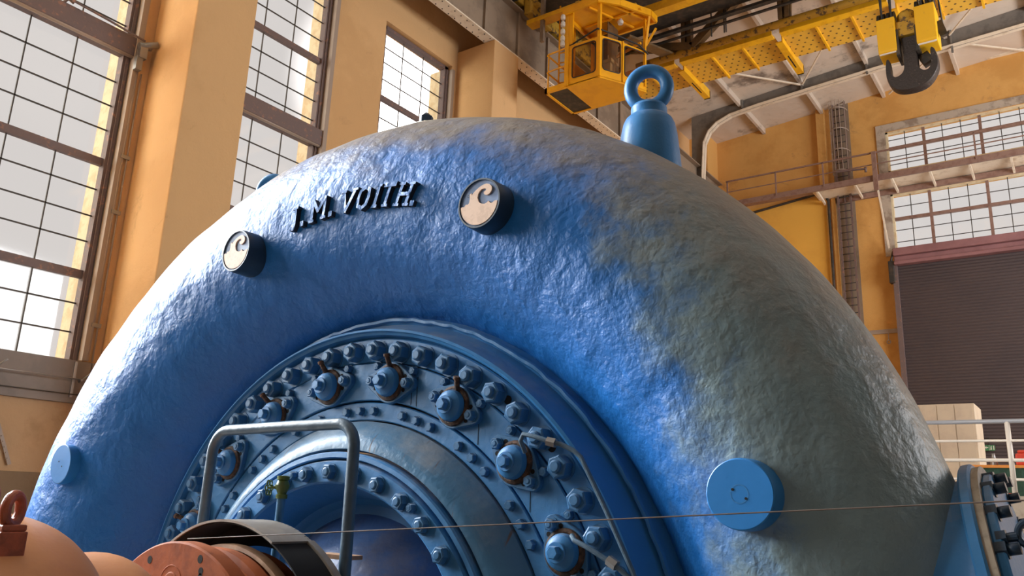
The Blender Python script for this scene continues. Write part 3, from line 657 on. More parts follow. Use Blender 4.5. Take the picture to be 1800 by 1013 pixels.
# board under the window with its rails
sb=thing('window_apron_board','taupe board under the nearest window with two thin rails','board',(XW+.05,4.8,1.3))
_rel(MB().box(XW,XW+.06,3.3,5.86,1.10,1.70).build('board','sill',bevel=.006),sb)
_rel(MB().cyl((XW+.16,3.4,1.43),(XW+.16,5.80,1.43),.010,8).build('upper_rail','steel'),sb)
_rel(MB().cyl((XW+.09,3.4,1.22),(XW+.09,5.76,1.22),.008,8).build('lower_rail','muntin'),sb)
_rel(MB().box(XW+.06,XW+.075,5.62,5.66,1.18,1.68).cyl((XW+.06,5.72,1.40),(XW+.18,5.84,1.56),.012,8).cyl((XW+.06,5.72,1.42),(XW+.20,5.70,1.42),.016,8).cyl((XW+.06,4.60,1.44),(XW+.18,4.70,1.56),.014,8).build('rail_bracket','steel'),sb)
pb=MB().bar((XW+.03,4.74,.86),(XW+.05,5.02,.22),.012,.045); 
for i in range(7): pb.box(XW+.05,XW+.062,4.80+.03*i-.006,4.80+.03*i+.006,.72-.07*i-.008,.72-.07*i+.008)
tag(pb.build('slotted_bracket','conduit'),'pale slotted steel strip on the beige wall at the left edge','bracket')
struct(MB().box(XW,XW+.05,5.88,5.92,1.15,1.7).build('trim_5','conduit'),'thin strip beside the window board','trim')
# crane runway beam along the left wall
rb=thing('crane_runway_beam','long riveted brown crane beam on the pillars, with cream bottom flange','beam',(-10.75,10,10.66))
_rel(MB().box(-10.93,-10.62,-8,YF-.6,10.645,10.68).build('bottom_flange','cream'),rb)
_rel(MB().box(-10.80,-10.77,-8,YF-.6,10.68,12.0).build('beam_web','girder'),rb)
_rel(MB().box(-10.95,-10.6,-8,YF-.6,12.0,12.04).build('top_flange','girder'),rb)
mb=MB()
yy=9.2
while yy<24:
    mb.box(-10.77,-10.70,yy-.04,yy+.04,10.68,12.0); yy+=1.35
_rel(mb.build('stiffeners','girder'),rb)
rv=MB(); yy=11.0
while yy<20.5:
    for x in (-10.88,-10.69): rv.cyl((x,yy,10.645),(x,yy,10.630),.014,6,smooth=False)
    yy+=.22
r_=_rel(rv.build('rivets','dark'),rb); r_['kind']='stuff'
_rel(MB().box(-10.83,-10.73,-8,YF-.6,12.04,12.14).build('crane_rail','dark'),rb)
for i,(dx,z) in enumerate(((0,12.50),(.0,12.64),(0,12.78),(.0,12.92))):
    tag(MB().cyl((XW+.14,6,z),(XW+.14,20,z-.02*i),.028,8).build('cable','dark'),['lowest','second lowest','second highest','highest'][i]+' of the four dark cable conduits above the crane beam on the left wall','cable','conduits above the crane beam')
jb=thing('junction_box','dark cable junction box on the left wall behind the cab platform','junction box',(-11.5,16.8,12.4))
_rel(MB().box(-11.7,-11.35,16.45,17.15,12.05,12.44).build('box_body','dark',bevel=.03),jb)
_rel(MB().bar((-11.34,16.40,12.40),(-11.30,16.50,12.05),.03,.03).bar((-11.34,16.45,12.44),(-11.34,17.2,12.44),.025,.025).build('box_frame','steel'),jb)
# =================================================================== roof steel
ARCH=[(-10.53,.35),(-10.53,11.66),(-10.45,12.9),(-10.25,13.3),(-9.95,13.55),(-9.45,13.74),(-8.4,13.86),(-7.35,13.93),(-5.8,14.03),(-4.2,14.13),(-2.3,14.22),(0,14.32),(2.3,14.22),(5.8,14.03),(8.4,13.86),(9.8,13.5),(10.4,12.8),(10.53,11.5),(10.53,.35)]
rf=thing('roof_frame','dark grey curved steel roof frame with cream lower flange before the far wall','roof frame',(0,26,14))
poly=[p for p in ARCH]; outer=[(11.2,6.0),(11.2,roofz(11.2)-.02),(0,roofz(0)-.02),(-11.2,roofz(11.2)-.02),(-11.2,6.0)]
# web as strip of quads between the curve and the roof
mb=MB(); 
def topof(x,z): 
    return (x-.55*(1 if x<0 else -1),z) if z<11.6 else (max(-11.1,min(11.1,x*1.04)),roofz(x*1.04)-.01)
for (x0,z0),(x1,z1) in zip(ARCH[:-1],ARCH[1:]):
    a,b=topof(x0,z0),topof(x1,z1)
    mb.prism([(x0,z0),(x1,z1),b,a],lambda u,v,d:Vector((u,d,v)),25.99,26.02)
_rel(mb.build('frame_web','greysteel'),rf)
mb=MB()
for (x0,z0),(x1,z1) in zip(ARCH[:-1],ARCH[1:]): mb.bar((x0,26,z0),(x1,26,z1),.30,.03,upv=(0,1,0)) if False else None
n=len(ARCH); V=[]
for i,(x,z) in enumerate(ARCH):
    a=Vector((ARCH[max(i-1,0)][0],0,ARCH[max(i-1,0)][1])); b=Vector((ARCH[min(i+1,n-1)][0],0,ARCH[min(i+1,n-1)][1])); d=(b-a).normalized(); nn=Vector((-d.z,0,d.x))
    for s_,yy in ((0,25.84),(0,26.17),(1,26.17),(1,25.84)): V.append(Vector((x,yy,z))+nn*(.03*s_))
F=[]
for i in range(n-1):
    for k in range(4): F.append((i*4+k,(i+1)*4+k,(i+1)*4+(k+1)%4,i*4+(k+1)%4))
mb.add(V,F,False); _rel(mb.build('frame_flange','cream',auto=40),rf)
for x in (-9.0,-6.9,-4.8,-2.3): _rel(MB().box(x-.03,x+.03,25.9,25.99,14.02-.0*x if x>-8 else 13.9,roofz(x)-.02).build('web_stiffener','greysteel'),rf)
PURL=(-9.1,-6.9,-4.8,-2.45,-.2,2.4,4.8)
for x in PURL:
    o=MB().box(x-.05,x+.05,13.0,YF,roofz(x)-.22,roofz(x)-.0).build('roof_purlin','ceil')
    tag(o,{-9.1:'whitewashed roof purlin nearest the left wall, above the curved knee of the roof frame',-6.9:'whitewashed roof purlin second from the left wall, where two thin braces meet',-4.8:'whitewashed roof purlin third from the left wall, above the caged ladder',-2.45:'whitewashed roof purlin behind the crane hook, fourth from the left wall',-.2:'whitewashed roof purlin at the upper right edge of the photo'}.get(x,'whitewashed roof purlin right of the photo edge'),'purlin','roof purlins')
for i,(x0,y0,x1,y1) in enumerate(((-6.92,25.8,-9.0,23.0),(-6.82,25.8,-5.0,23.0),(-2.48,25.8,-4.4,23.0),(-2.32,25.8,-.4,23.0),(-4.6,28.4,-2.50,26.3),(-2.30,26.3,-.4,28.4))):
    o=MB().bar((x0,y0,roofz(x0)-.235),(x1,y1,roofz(x1)-.235),.05,.05).build('wind_brace','cream'); tag(o,['thin cream brace slanting left from the second roof purlin','thin cream brace slanting right from the second roof purlin','thin cream brace slanting left behind the yellow hook block','thin cream brace slanting right from the purlin behind the hook','thin cream brace beyond the roof frame, left of the hook','thin cream brace beyond the roof frame, right of the hook'][i],'brace','roof wind braces')
struct(MB().box(-6.0,XR,YF-.12,YF,14.85,14.92).build('trim_6','cream'),'cream edge strip along the top of the far wall','trim')
# =================================================================== far wall fittings
wf=thing('window_7','wide steel window high on the far wall, seen through the catwalk railing','window',(-1,YF,12)); wf['kind']='structure'
def farwin(w_,x0,x1,z0,z1,bigx,thinx,bigz,thinz):
    _rel(MB().box(x0-.0,x0+.07,YF+.02,YF+.16,z0,z1).box(x0,x1,YF+.02,YF+.16,z1-.06,z1).box(x0,x1,YF+.02,YF+.16,z0,z0+.05).build('window_frame','reveal'),w_)
    mb=MB()
    for x in bigx: mb.box(x-.045,x+.045,YF+.04,YF+.14,z0,z1)
    for z in bigz: mb.box(x0,x1,YF+.03,YF+.15,z-.05,z+.05)
    _rel(mb.build('mullions','catwalk'),w_)
    mb=MB()
    for x in thinx: mb.box(x-.012,x+.012,YF+.07,YF+.10,z0,z1)
    for z in thinz: mb.box(x0,x1,YF+.07,YF+.10,z-.010,z+.010)
    _rel(mb.build('glazing_bars','muntin'),w_)
    _rel(MB().box(x0,x1,YF+.11,YF+.115,z0,z1).build('glass_pane','glass'),w_)
BX=[-3.68,-1.99,-.30,1.39]; TX=[-4.27,-3.11,-2.55,-1.42,-.86,.27,.83]
farwin(wf,-4.87,3.5,11.52,13.02,BX,TX,[12.40],[12.72,12.08,11.80])
wf2=thing('window_8','wide steel window on the far wall between catwalk and roller door','window',(-1,YF,9.5)); wf2['kind']='structure'
farwin(wf2,-4.87,3.5,8.50,10.70,BX,TX,[9.80],[10.24,9.40,8.98])
struct(MB().box(-5.16,-4.87,YF-.06,YF+.02,8.5,13.30).box(-4.87,3.8,YF-.06,YF+.02,13.03,13.30).build('trim_7','concrete'),'grey concrete surround of the far wall window','trim')
# catwalk
cw=thing('catwalk','red-brown steel catwalk with railing crossing the far wall','catwalk',(-3,27.9,11))
_rel(MB().box(-10.4,6,27.30,27.38,10.80,11.00).build('front_channel','catwalk'),cw)
_rel(MB().box(-7.2,6,27.38,YF-.02,10.90,10.94).build('deck_underside','cream'),cw)
_rel(MB().box(-10.4,-7.2,27.38,27.9,10.92,10.95).build('deck_narrow','catwalk'),cw)
_rel(MB().box(-6.6,6,YF-.12,YF-.02,10.68,10.86).build('wall_channel','catwalk'),cw)
for x in (-7.0,-5.75,-4.6,-3.45,-2.32,-1.2,-.05): _rel(MB().bar((x,27.4,10.86),(x,28.5,10.72),.06,.10).build('cross_beam','cream'),cw)
RT=11.80
_rel(MB().bar((-10.2,27.30,RT),(6,27.30,RT),.05,.05).build('top_rail','catwalk'),cw)
_rel(MB().bar((-10.2,27.30,11.38),(6,27.30,11.38),.03,.03).build('middle_rail','catwalk'),cw)
for x in (-10.15,-8.36,-6.72,-2.1,.2): _rel(MB().bar((x,27.30,10.9),(x,27.30,RT),.05,.05).build('rail_post','catwalk'),cw)
_rel(MB().box(-5.12,-4.98,27.22,27.32,10.45,RT+.02).build('main_post','catwalk'),cw)
_rel(MB().bar((-5.02,27.3,10.6),(-5.0,28.3,8.70),.05,.05).build('knee_brace','cream'),cw)
_rel(MB().bar((-6.25,27.1,11.28),(-5.3,27.1,11.20),.07,.05).cyl((-5.3,27.1,11.08),(-5.3,27.1,11.25),.04,8).build('lamp_arm','frame'),cw)
# pilaster and dark strip coloured as the shade of the ladder niche
struct(MB().box(-7.12,-6.84,YF-.22,YF+.02,10.98,14.9).box(-6.80,-6.66,YF-.1,YF+.02,UZ,10.9).build('trim_8','farwall'),'narrow orange pilaster beside the caged ladder','pilaster')
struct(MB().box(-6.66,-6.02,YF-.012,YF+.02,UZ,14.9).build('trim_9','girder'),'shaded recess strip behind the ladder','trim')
struct(MB().box(-10.5,-7.0,YF-.03,YF+.02,1,11.05).build('trim_10','yellowwall'),'bright yellow repainted panel of the far wall','wall panel')
tag(MB().tube([(-10.2,YF-.15,10.78),(-7.35,YF-.15,11.12),(-7.0,YF-.15,11.05),(-6.88,YF-.15,10.8),(-6.86,YF-.15,1)],.05,8).build('downpipe','dark'),'dark pipe framing the yellow panel of the far wall','pipe')
ld=thing('caged_ladder','brown steel ladder with safety cage climbing the far wall','ladder',(-6.3,28.4,UZ))
_rel(MB().box(-6.56,-6.50,28.36,28.42,UZ,14.6).box(-6.14,-6.08,28.36,28.42,UZ,14.6).box(-6.34,-6.29,28.42,28.46,UZ,14.6).build('side_rails','frame'),ld)
z=UZ+.25; rp=_rel(MB().cyl((-6.53,28.39,z),(-6.11,28.39,z),.016,6).build('rung','muntin'),ld); k=1
while z+.262*k<14.5: o=rp.copy(); COL.objects.link(o); o.parent=ld; o.location=(0,0,.262*k); k+=1
mb=MB(); 
for z in (11.7,12.5,13.3,14.1): mb.tube([(-6.32-.30*math.cos(t),28.38-.45*math.sin(t),z) for t in [math.pi*i/10 for i in range(11)]],.02,6)
for t in (.5,1.1,1.57,2.0,2.6): mb.cyl((-6.32-.30*math.cos(t),28.38-.45*math.sin(t),11.7),(-6.32-.30*math.cos(t),28.38-.45*math.sin(t),14.4),.014,6)
_rel(mb.build('safety_cage','conduit'),ld)
tag(MB().box(-5.85,-4.98,YF-.05,YF,5.86,6.0).build('wall_strip','conduit'),'grey horizontal strip on the orange wall left of the roller door','bracket')
ch=MB().cyl((-5.28,28.5,5.85),(-5.28,28.5,5.62),.012,6); ch.tube([(-5.28+.055*math.cos(t),28.5,5.56+.06*math.sin(t)) for t in [2*math.pi*i/16 for i in range(16)]],.016,6,True)
tag(ch.build('hanging_ring','steel'),'small steel ring hanging from the grey strip beside the roller door','ring')
# roller door
rd=thing('door_1','large taupe ribbed roller shutter door with reddish housing','roller door',(-.7,28.3,UZ)); rd['kind']='structure'
V=[];F=[]; z=UZ; x0,x1=-4.84,3.5; k=0; prof=[]
while z<8.05:
    for i in range(5): prof.append((28.32-.022*math.sin(i/5*math.pi),z+.10*i/5))
    z+=.10
for y_,z_ in prof: V+=[(x0,y_,z_),(x1,y_,z_)]
for i in range(len(prof)-1): F.append((2*i,2*i+1,2*i+3,2*i+2))
_rel(MB().add(V,F,False).build('shutter','door',auto=20),rd)
_rel(MB().box(x0-.02,x1,28.05,28.40,8.04,8.16).box(x0-.02,x1,28.15,28.42,8.16,8.34).box(x0-.02,x1,28.02,28.45,8.34,8.60).build('housing','doorhead',bevel=.03),rd)
_rel(MB().box(x0-.10,x0+.05,28.2,28.45,UZ,8.2).build('guide_rail','frame'),rd)
_rel(MB().box(x0-.20,x0-.03,28.1,28.35,7.45,8.20).cyl((x0-.15,28.2,8.1),(x0-.02,28.2,8.55),.04,8).build('drive_motor','dark',bevel=.03),rd)
# =================================================================== right side foreground of the hall
gr=thing('guard_railing','white tubular railing with grey handrail on the raised floor edge at right','railing',(0,14.05,UZ))
_rel(MB().cyl((-4.5,14.1,1.43),(6,14.1,1.43),.033,14).build('handrail','greyrail'),gr)
for z,r in ((1.145,.020),(.862,.026),(.585,.020)): _rel(MB().cyl((-4.5,14.1,z),(6,14.1,z),r,12).build('rail','white'),gr)
for x in (-3.5,-1.09,1.3,3.7): _rel(MB().cyl((x,14.1,UZ),(x,14.1,1.42),.036,14).build('post','white'),gr)
cb=thing('steel_cabinet','tall tan steel cabinet behind the white railing','cabinet',(-3.1,20,UZ))
_rel(MB().box(-4.6,-2.12,20.02,21.2,UZ,2.43).build('carcass','cabinet',bevel=.01),cb)
for i in range(7):
    x=-2.16-.345*(i+1)
    for z0,z1 in ((UZ+.05,1.18),(1.19,1.60),(1.61,2.01),(2.02,2.40)): _rel(MB().box(x+.006,x+.339,20.0,20.02,z0,z1).build('door','cabinet'),cb)
tb=thing('work_bench','orange edged bench draped in dark green cloth behind the railing','bench',(-.3,17.3,UZ))
_rel(MB().box(-1.95,2.5,16.9,17.8,.90,.95).build('bench_top','orangeedge'),tb)
mb=MB(); V=[];F=[]
for i in range(81):
    x=-1.95+4.45*i/80; yy=16.88+.03*math.sin(i*1.7); V+=[(x,yy,UZ),(x,16.92,.90)]
for i in range(80): F.append((2*i,2*i+2,2*i+3,2*i+1))
_rel(mb.add(V,F,True).box(-1.94,2.49,16.95,17.7,UZ,.89).build('green_cloth','gcloth'),tb)
tag(MB().box(-1.25,-.85,17.0,17.5,.95,1.16).box(-1.22,-.9,17.05,17.4,1.16,1.22).build('red_case','red',bevel=.03),'red plastic case on the green draped bench','case')
tag(MB().lathe([(0,0),(.06,0),(.06,.10),(.035,.14),(.025,.2),(.03,.22),(0,.22)],(-1.60,17.2,.95),16,'Z').build('oil_can','steel'),'small grey metal can on the bench behind the railing post','can')
tag(MB().lathe([(0,0),(.035,0),(.035,.42),(.02,.44),(0,.44)],(-1.36,17.35,.95),12,'Z').build('flashlight','dark'),'dark upright tube standing on the bench beside the red case','torch')
for x in (-1.33,-1.24): tag(MB().lathe([(0,0),(.025,0),(.028,.12),(.018,.13),(0,.13)],(x,14.45,UZ),12,'Z').build('glass_jar','conduit'),('left' if x<-1.3 else 'right')+' one of two small pale jars on the floor edge behind the railing','jar','small jars by the railing')
tag(MB().box(-1.20,-1.08,14.4,14.55,UZ,UZ+.05).build('red_rag','red',bevel=.01),'small red rag on the raised floor edge by the railing post','rag')
sg=thing('exit_sign','small green and white emergency exit sign beside the tan cabinet','sign',(-2.7,28.2,2.1))
_rel(MB().box(-2.86,-2.56,28.18,28.21,2.0,2.16).build('sign_plate','signgreen'),sg)
mb=MB().box(-2.71,-2.705,28.172,28.18,2.0,2.16)
mb.prism([(-2.82,2.09),(-2.78,2.13),(-2.78,2.10),(-2.73,2.10),(-2.73,2.08),(-2.78,2.08),(-2.78,2.05)],lambda u,v,d:Vector((u,28.18-d,v)),0,.008)
mb.box(-2.60,-2.58,28.172,28.18,2.02,2.14).box(-2.67,-2.645,28.172,28.18,2.06,2.11).box(-2.68,-2.665,28.172,28.18,2.02,2.06).box(-2.655,-2.64,28.172,28.18,2.025,2.065).cyl((-2.65,28.18,2.125),(-2.65,28.172,2.125),.012,10)
_rel(mb.build('pictogram','white'),sg)
_rel(MB().bar((-2.71,28.27,2.15),(-2.71,28.27,2.4),.02,.02).box(-2.86,-2.56,28.21,28.29,2.04,2.12).build('sign_bracket','dark'),sg)
# =================================================================== CRANE
cn=thing('bridge_crane','yellow overhead travelling crane bridge with perforated walkway under the roof','crane',(0,17,12))
def cp_(mb,n,m,**k): return _rel(mb.build(n,m,**k),cn)
# near side beams
cp_(MB().box(-10.5,9.5,14.62,14.90,11.60,11.72),'near_beam','yellow')
cp_(MB().box(-7.95,9.5,15.78,16.05,11.60,11.82),'inner_beam','yellow')
cp_(MB().box(-8.35,-8.12,14.9,15.9,11.55,11.75),'cross_tie','yellowrust')
cp_(MB().box(-10.3,9.5,14.7,15.8,12.2,12.24),'machinery_deck','dark')
cp_(MB().box(-10.3,9.5,15.0,17.9,12.95,13.0),'trolley_deck','dark')
# far truss girder
cp_(MB().cyl((-9.4,18.52,12.0),(9.5,18.52,12.0),.105,14),'bottom_chord','yellowrust')
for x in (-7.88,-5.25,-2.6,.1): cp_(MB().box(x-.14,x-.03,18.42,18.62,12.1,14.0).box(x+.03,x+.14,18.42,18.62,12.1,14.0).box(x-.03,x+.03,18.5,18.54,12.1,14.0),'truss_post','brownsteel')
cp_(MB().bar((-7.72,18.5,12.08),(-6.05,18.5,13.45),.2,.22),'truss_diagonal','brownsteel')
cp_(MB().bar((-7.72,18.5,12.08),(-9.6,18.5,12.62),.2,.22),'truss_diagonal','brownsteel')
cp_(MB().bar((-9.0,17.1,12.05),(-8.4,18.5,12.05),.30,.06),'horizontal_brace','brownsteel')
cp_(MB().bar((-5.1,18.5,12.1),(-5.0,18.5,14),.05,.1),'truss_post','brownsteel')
# dark grid of trolley rails and cable trays seen between the girders
for y_,z_,w_ in ((16.9,12.9,.12),(17.3,12.75,.10),(17.9,12.6,.08)):
    cp_(MB().box(-10,9.5,y_-w_,y_+w_,z_,z_+.10),'cable_tray','dark')
mb=MB(); x=-9.5
while x<-3: mb.box(x,x+.03,17.15,17.22,12.62,12.82); x+=.075
for x in (-8.9,): pass
t_=cp_(mb,'tray_rungs','conduit'); t_['kind']='stuff'
mb=MB()
for x in (-7.1,-6.75,-6.7): mb.cyl((x,18.3,12.1),(x,18.3,12.8),.02,6)
cp_(mb,'hanger_rods','dark')
cp_(MB().box(-5.0,-3.6,17.2,18.2,12.35,12.9).cyl((-4.55,17.7,12.35),(-4.30,17.7,12.35),.38,24),'hoist_drum','dark')
cp_(MB().box(-10.2,9.5,16.3,18.0,12.58,12.62),'service_deck','dark')  # plate added to darken the gap between the girders
cp_(MB().box(-10.2,9.5,17.92,18.06,12.35,12.43),'cable_tray','dark')
cp_(MB().box(-10.2,9.5,18.18,18.26,12.30,12.34),'cable_tray','dark')
# walkway beyond the chord
segs=[(-11.0,-8.43),(-8.27,-5.70),(-5.50,-2.93),(-2.77,-.18),(-.02,2.5)]
for a,b in segs:
    pn=MB().box(a,b,19.05,20.36,12.03,12.05); o=cp_(pn,'walkway_plate','perf')
    cp_(MB().box(a,b,18.86,19.10,11.97,12.02).box(a,b,18.86,18.89,12.02,12.16),'walkway_edge','yellow')
    for q in (1,2): x=a+(b-a)*q/3; _rel(MB().box(x-.025,x+.025,19.06,20.40,11.96,12.03).build('plate_rib','yellow'),cn)
for x in (-8.35,-5.60,-2.85,-.10):
    o=cp_(MB().box(x-.09,x+.09,19.15,21.05,11.86,11.90).box(x+.06,x+.09,19.15,21.05,11.90,12.12).box(x-.09,x+.09,21.0,21.05,11.86,12.1),'walkway_bracket','yellow')
    _rel(MB().box(x-.015,x+.015,19.9,20.6,11.856,11.862).build('slot','hole'),cn)
# left end carriage over the runway beam
cp_(MB().box(-10.98,-10.6,13.2,21.0,12.2,12.95),'end_carriage','yellowrust',bevel=.03)
mb=MB()
for y_ in (14.2,15.4): mb.cyl((-11.0,y_,12.38),(-10.55,y_,12.38),.25,20)
cp_(mb,'carriage_wheels','dark')
cp_(MB().box(-10.6,-10.35,14.6,15.6,11.9,12.7).cyl((-10.5,14.8,12.3),(-10.2,14.8,12.3),.2,12),'drive_gearbox','yellowrust',bevel=.05)
cp_(MB().box(-10.10,-10.0,14.64,14.72,11.0,13.2),'ladder_post','girder')
# operator's cab
cabt=thing('operator_cab','bright yellow glazed crane operator cab hanging under the crane bridge','crane cab',(-8.6,14.9,9.31))
Z0,Z1,ZM=9.31,11.20,10.36
FP=[(-9.06,14.28),(-8.18,14.28),(-7.88,14.80),(-7.60,15.45),(-7.75,15.52),(-9.06,15.52)]
def cabp(mb,n,m,**k): return _rel(mb.build(n,m,**k),cabt)
fnz=lambda u,v,d:Vector((u,v,d))
cabp(MB().prism(FP,fnz,Z0-.03,Z0+.02),'floor_pan','cabin')
RP=[(-9.14,14.21),(-8.19,14.16),(-7.83,14.55),(-7.42,15.32),(-7.42,15.62),(-9.14,15.62)]
cabp(MB().prism(RP,fnz,Z1+.04,Z1+.14),'roof','cabin')
mb=MB()
for i in range(len(RP)):
    a=RP[i]; b=RP[(i+1)%len(RP)]; mb.bar((a[0],a[1],Z1+.03),(b[0],b[1],Z1+.03),.06,.16)
mb.bar((-9.0,15.0,Z1),(-7.5,15.0,Z1),.05,.05).bar((-8.5,14.3,Z1),(-8.0,15.6,Z1),.04,.05).bar((-8.1,14.3,Z1),(-7.6,15.5,Z1),.04,.05)
mb.bar((-7.62,15.46,10.50),(-7.44,15.3,Z1),.05,.05).bar((-7.62,15.46,10.50),(-7.42,15.6,10.98),.05,.05).bar((-7.62,15.2,10.45),(-8.9,15.6,10.45),.05,.05)
cabp(mb,'roof_edge','cabin')
# corner posts
cabp(MB().box(-9.10,-9.00,14.24,14.34,Z0,Z1).box(-9.00,-8.90,14.25,14.31,ZM,Z1),'corner_post','cabin')
cabp(MB().bar((-8.19,14.27,Z0),(-8.19,14.27,Z1),.075,.075),'corner_post','cabin')
cabp(MB().bar((-7.62,15.40,Z0+.1),(-7.62,15.41,Z1),.055,.055),'corner_post','cabin')
cabp(MB().box(-9.1,-9.02,15.44,15.52,Z0,Z1),'corner_post','cabin')
cabp(MB().bar((-7.88,14.80,Z0),(-7.88,14.80,ZM),.05,.05),'corner_post','cabin')
def panel(a,b,z0,z1,o0,o1,h0,h1,name):
    """flat wall from a to b with a rounded window between fractions o0..o1 and heights h0..h1"""
    A_=Vector((a[0],a[1],0)); B_=Vector((b[0],b[1],0)); L_=(B_-A_).length; d=(B_-A_)/L_; nn=Vector((d.y,-d.x,0))
    def P_(u,z,k=0): return A_+d*u+Vector((0,0,z))+nn*k
    O=[(0,z0),(L_,z0),(L_,z1),(0,z1)]; u0,u1=o0*L_,o1*L_; r=.07; I=[]
    for cx_,cz_,t0_ in ((u1-r,h0+r,-90),(u1-r,h1-r,0),(u0+r,h1-r,90),(u0+r,h0+r,180)):
        for q in range(5): t=math.radians(t0_+22.5*q); I.append((cx_+r*math.cos(t),cz_+r*math.sin(t)))
    mb=MB(); n_=len(I)
    # frame faces: connect each inner arc to the nearest outer corner
    OC=[(L_,z0),(L_,z1),(0,z1),(0,z0)]
    for k_ in (.0,-.035):
        V_=[P_(*p,k_) for p in I]+[P_(*p,k_) for p in OC]; F_=[]
        for c_ in range(4):
            for q in range(4): F_.append((c_*5+q,c_*5+q+1,n_+c_))
            F_.append((c_*5+4,((c_+1)*5)%n_,n_+(c_+1)%4,n_+c_))
        mb.add(V_,F_)
    V_=[P_(*p,0) for p in I]+[P_(*p,-.035) for p in I]; mb.add(V_,[(i,(i+1)%n_,n_+(i+1)%n_,n_+i) for i in range(n_)])
    V_=[P_(*p,0) for p in OC]+[P_(*p,-.035) for p in OC]; mb.add(V_,[(i,(i+1)%4,4+(i+1)%4,4+i) for i in range(4)])
    o=cabp(mb,name,'cabin')
    _rel(MB().tube([P_(*p,.004) for p in I],.013,8,True).build('window_seal','rubber'),o)
    _rel(MB().prism(I,lambda u,z,k:P_(u,z,k),-.020,-.014).build('cab_window','cabglass'),o)
panel(FP[0],FP[1],Z0,ZM-.02,.17,.87,Z0+.16,ZM-.10,'front_panel')
panel(FP[1],FP[2],Z0,ZM+.0,.12,.90,Z0+.20,ZM-.06,'corner_panel')
panel(FP[2],FP[3],Z0,ZM-.02,.08,.92,Z0+.20,ZM-.08,'side_panel')
cabp(MB().box(-9.08,-9.04,14.6,15.5,Z0,ZM-.3).box(-9.05,-7.75,15.50,15.53,Z0,Z0+.7),'rear_panel','cabin')
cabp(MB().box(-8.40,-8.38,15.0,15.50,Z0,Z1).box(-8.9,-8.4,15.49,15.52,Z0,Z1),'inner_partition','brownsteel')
cabp(MB().tube([(-9.02,14.30,ZM-.02),(-8.6,14.24,ZM+.06),(-8.2,14.2,ZM+.13),(-7.95,14.7,ZM+.12),(-7.66,15.2,ZM+.05),(-7.55,15.45,ZM-.1)],.02,8),'guard_tube','rubber')
cabp(MB().tube([(-8.85,15.3,Z0),(-8.75,15.2,ZM+.2),(-8.85,15.2,ZM+.45),(-9.0,15.2,ZM+.6)],.03,8),'hand_pole','rubber')
cabp(MB().lathe([(0,0),(.06,.0),(.075,.06),(.05,.11),(.03,.14),(0,.15)],(-8.1,15.1,Z1-.14),16,'Z'),'cab_lamp','clay')
cabp(MB().box(-8.35,-8.10,14.62,14.86,Z0+.02,Z0+.5).box(-8.38,-8.05,14.58,14.9,Z0+.5,Z0+.58).cyl((-8.2,14.7,Z0+.58),(-8.2,14.7,Z0+.75),.012,6),'control_desk','clay',bevel=.02)
mb=MB()
for i,z in enumerate((Z1-.10,Z1-.28,Z1-.48,Z1-.66,Z1-.80)): mb.lathe([(0,-.07),(.05,-.06),(.06,0),(.05,.05),(.02,.08),(0,.08)],(-9.14,14.2,z),12,'Z')
cabp(mb,'signal_horns','clay')
# platform beside the cab
cabp(MB().box(-9.64,-9.06,14.26,14.32,Z0-.03,Z0+.10).box(-9.64,-9.58,14.26,15.52,Z0-.03,Z0+.10).box(-9.64,-9.06,15.46,15.52,Z0-.03,Z0+.10),'platform_frame','cabin')
cabp(MB().box(-9.60,-9.06,14.30,15.48,Z0-.01,Z0+.01),'platform_grating','dark')
mb=MB()
for z in (9.85,10.31): mb.tube([(-9.08,14.28,z),(-9.58,14.28,z-.02),(-9.62,14.32,z-.02),(-9.62,15.45,z-.02)],.022,8)
for x,y_ in ((-9.58,14.30),(-9.60,15.40),(-9.2,14.30)): mb.cyl((x,y_,Z0),(x,y_,10.3),.018,8) if x<-9.3 else None
cabp(mb,'platform_railing','cabin')
mb=MB().cyl((-9.68,14.9,9.35),(-9.68,14.9,12.0),.022,8).cyl((-9.30,15.0,9.35),(-9.30,15.0,12.0),.022,8)
z=9.6
while z<12: mb.cyl((-9.68,14.9,z),(-9.30,15.0,z),.016,6); z+=.27
cabp(mb,'access_ladder','cabin')
cabp(MB().box(-9.0,-8.9,14.5,14.6,Z1+.1,11.65).box(-7.9,-7.8,15.3,15.4,Z1+.1,11.65).box(-9.0,-8.9,15.5,15.6,Z1+.1,12.2),'cab_hangers','yellowrust')
# =================================================================== hook block
hk=thing('crane_hook_block','black double crane hook on a yellow two-sheave block hanging from ropes','crane hook',(-2.27,17,9.8))
def hp(mb,n,m,**k): return _rel(mb.build(n,m,**k),hk)
for x0,x1,z0,z1 in ((-2.84,-2.48,9.40,10.20),(-2.10,-1.72,9.42,10.28)):
    cx_=(x0+x1)/2
    poly=[(16.72,z0+.05),(16.76,z0),(17.24,z0),(17.30,z0+.08),(17.34,z1),(16.70,z1)]
    hp(MB().prism(poly,lambda u,v,d:Vector((d,u,v)),x0,x1),'sheave_cover','hookblock',bevel=.015)
    mb=MB()
    for i in range(4): mb.cyl((x0+.04+i*(x1-x0-.08)/3-.028,17,z1-.02),(x0+.04+i*(x1-x0-.08)/3+.028,17,z1-.02),.27,28)
    hp(mb,'rope_sheaves','rubber')
    hp(MB().box(x0+.02,x1-.02,16.735,16.765,z0-.02,z0+.005),'cover_edge','white')
hp(MB().box(-2.48,-2.10,16.80,17.2,9.75,10.10).lathe([(0,.0),(.19,.0),(.19,.22),(.13,.30),(0,.30)],(-2.28,17,10.08),24,'Z'),'crosshead','yellowrust',bevel=.02)
hp(MB().box(-2.50,-2.44,16.75,17.25,9.3,9.9),'side_plate','dark')
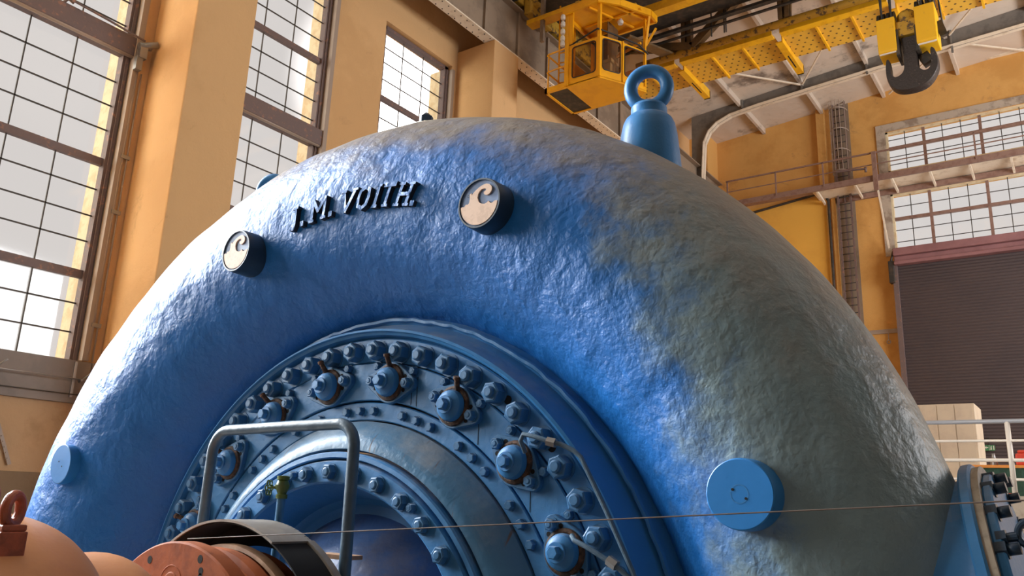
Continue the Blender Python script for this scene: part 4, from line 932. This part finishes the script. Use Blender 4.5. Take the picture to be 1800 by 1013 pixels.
hp(MB().box(-2.13,-2.07,16.75,17.25,9.3,9.9).bar((-2.05,17.1,9.33),(-1.95,17.1,9.12),.2,.2),'side_plate','dark')
hp(MB().bar((-1.70,17,9.95),(-1.62,17,9.6),.14,.1),'limit_switch','dark')
# hook: shank and two horns in one outline
HO=[(-.17,.0),(-.16,-.55),(-.20,-.72),(-.30,-.79),(-.40,-.79),(-.46,-.70),(-.47,-.55),(-.485,-.42),(-.53,-.38),(-.575,-.42),(-.60,-.60),(-.585,-.82),(-.48,-1.02),(-.30,-1.12),(0,-1.15),(.28,-1.11),(.47,-.99),(.60,-.80),(.62,-.60),(.565,-.40),(.50,-.345),(.46,-.39),(.455,-.54),(.44,-.70),(.37,-.79),(.26,-.78),(.185,-.70),(.165,-.55),(.17,0)]
hkp=MB(); n=len(HO); HX,HZ=-2.27,9.74
def inset(P_,d):
    out=[]
    for i in range(len(P_)):
        a=Vector(P_[i-1]); b=Vector(P_[i]); c=Vector(P_[(i+1)%len(P_)]); e1=(b-a).normalized(); e2=(c-b).normalized(); nn=Vector((-(e1+e2).y,(e1+e2).x)); nn=nn.normalized() if nn.length>1e-6 else Vector((0,0)); out.append((b.x+nn.x*d,b.y+nn.y*d))
    return out
def smooth_outline(P_,k=4):
    out=[]; m_=len(P_)
    for i in range(m_-1):
        p0=Vector(P_[max(i-1,0)]); p1=Vector(P_[i]); p2=Vector(P_[i+1]); p3=Vector(P_[min(i+2,m_-1)])
        for q in range(k):
            t=q/k; v=.5*((2*p1)+(p2-p0)*t+(2*p0-5*p1+4*p2-p3)*t*t+(3*p1-p0-3*p2+p3)*t**3); out.append((v.x,v.y))
    out.append(P_[-1]); return out
HO=smooth_outline(HO); n=len(HO)
rings=[(inset(HO,.016),-.13),(inset(HO,.005),-.10),(HO,-.05),(HO,.05),(inset(HO,.005),.10),(inset(HO,.016),.13)]
V=[]
SCH=.80
for P_,d in rings: V+=[Vector((HX+u*SCH*1.02,17+d,HZ+v*1.06)) for u,v in P_]
F=[]
for k_ in range(5):
    for i in range(n): F.append((k_*n+i,k_*n+(i+1)%n,(k_+1)*n+(i+1)%n,(k_+1)*n+i))
F.append(tuple(range(n))[::-1]); F.append(tuple(range(5*n,6*n)))
hkp.add(V,F[:-2],True); hkp.add(V,F[-2:],False); hp(hkp,'double_hook','hook',auto=60)
for i,(x,tx) in enumerate(((-2.80,-2.86),(-2.72,-2.70),(-2.62,-2.66),(-2.54,-2.50),(-2.06,-2.10),(-1.96,-1.94),(-1.86,-1.88),(-1.78,-1.74),(-1.64,-1.80))):
    yb=16.74 if i%2 else 17.26
    hp(MB().cyl((x,yb,10.2 if i<8 else 9.75),(tx,17+(yb-17)*.6,12.95),.018,8),'wire_rope','rubber')
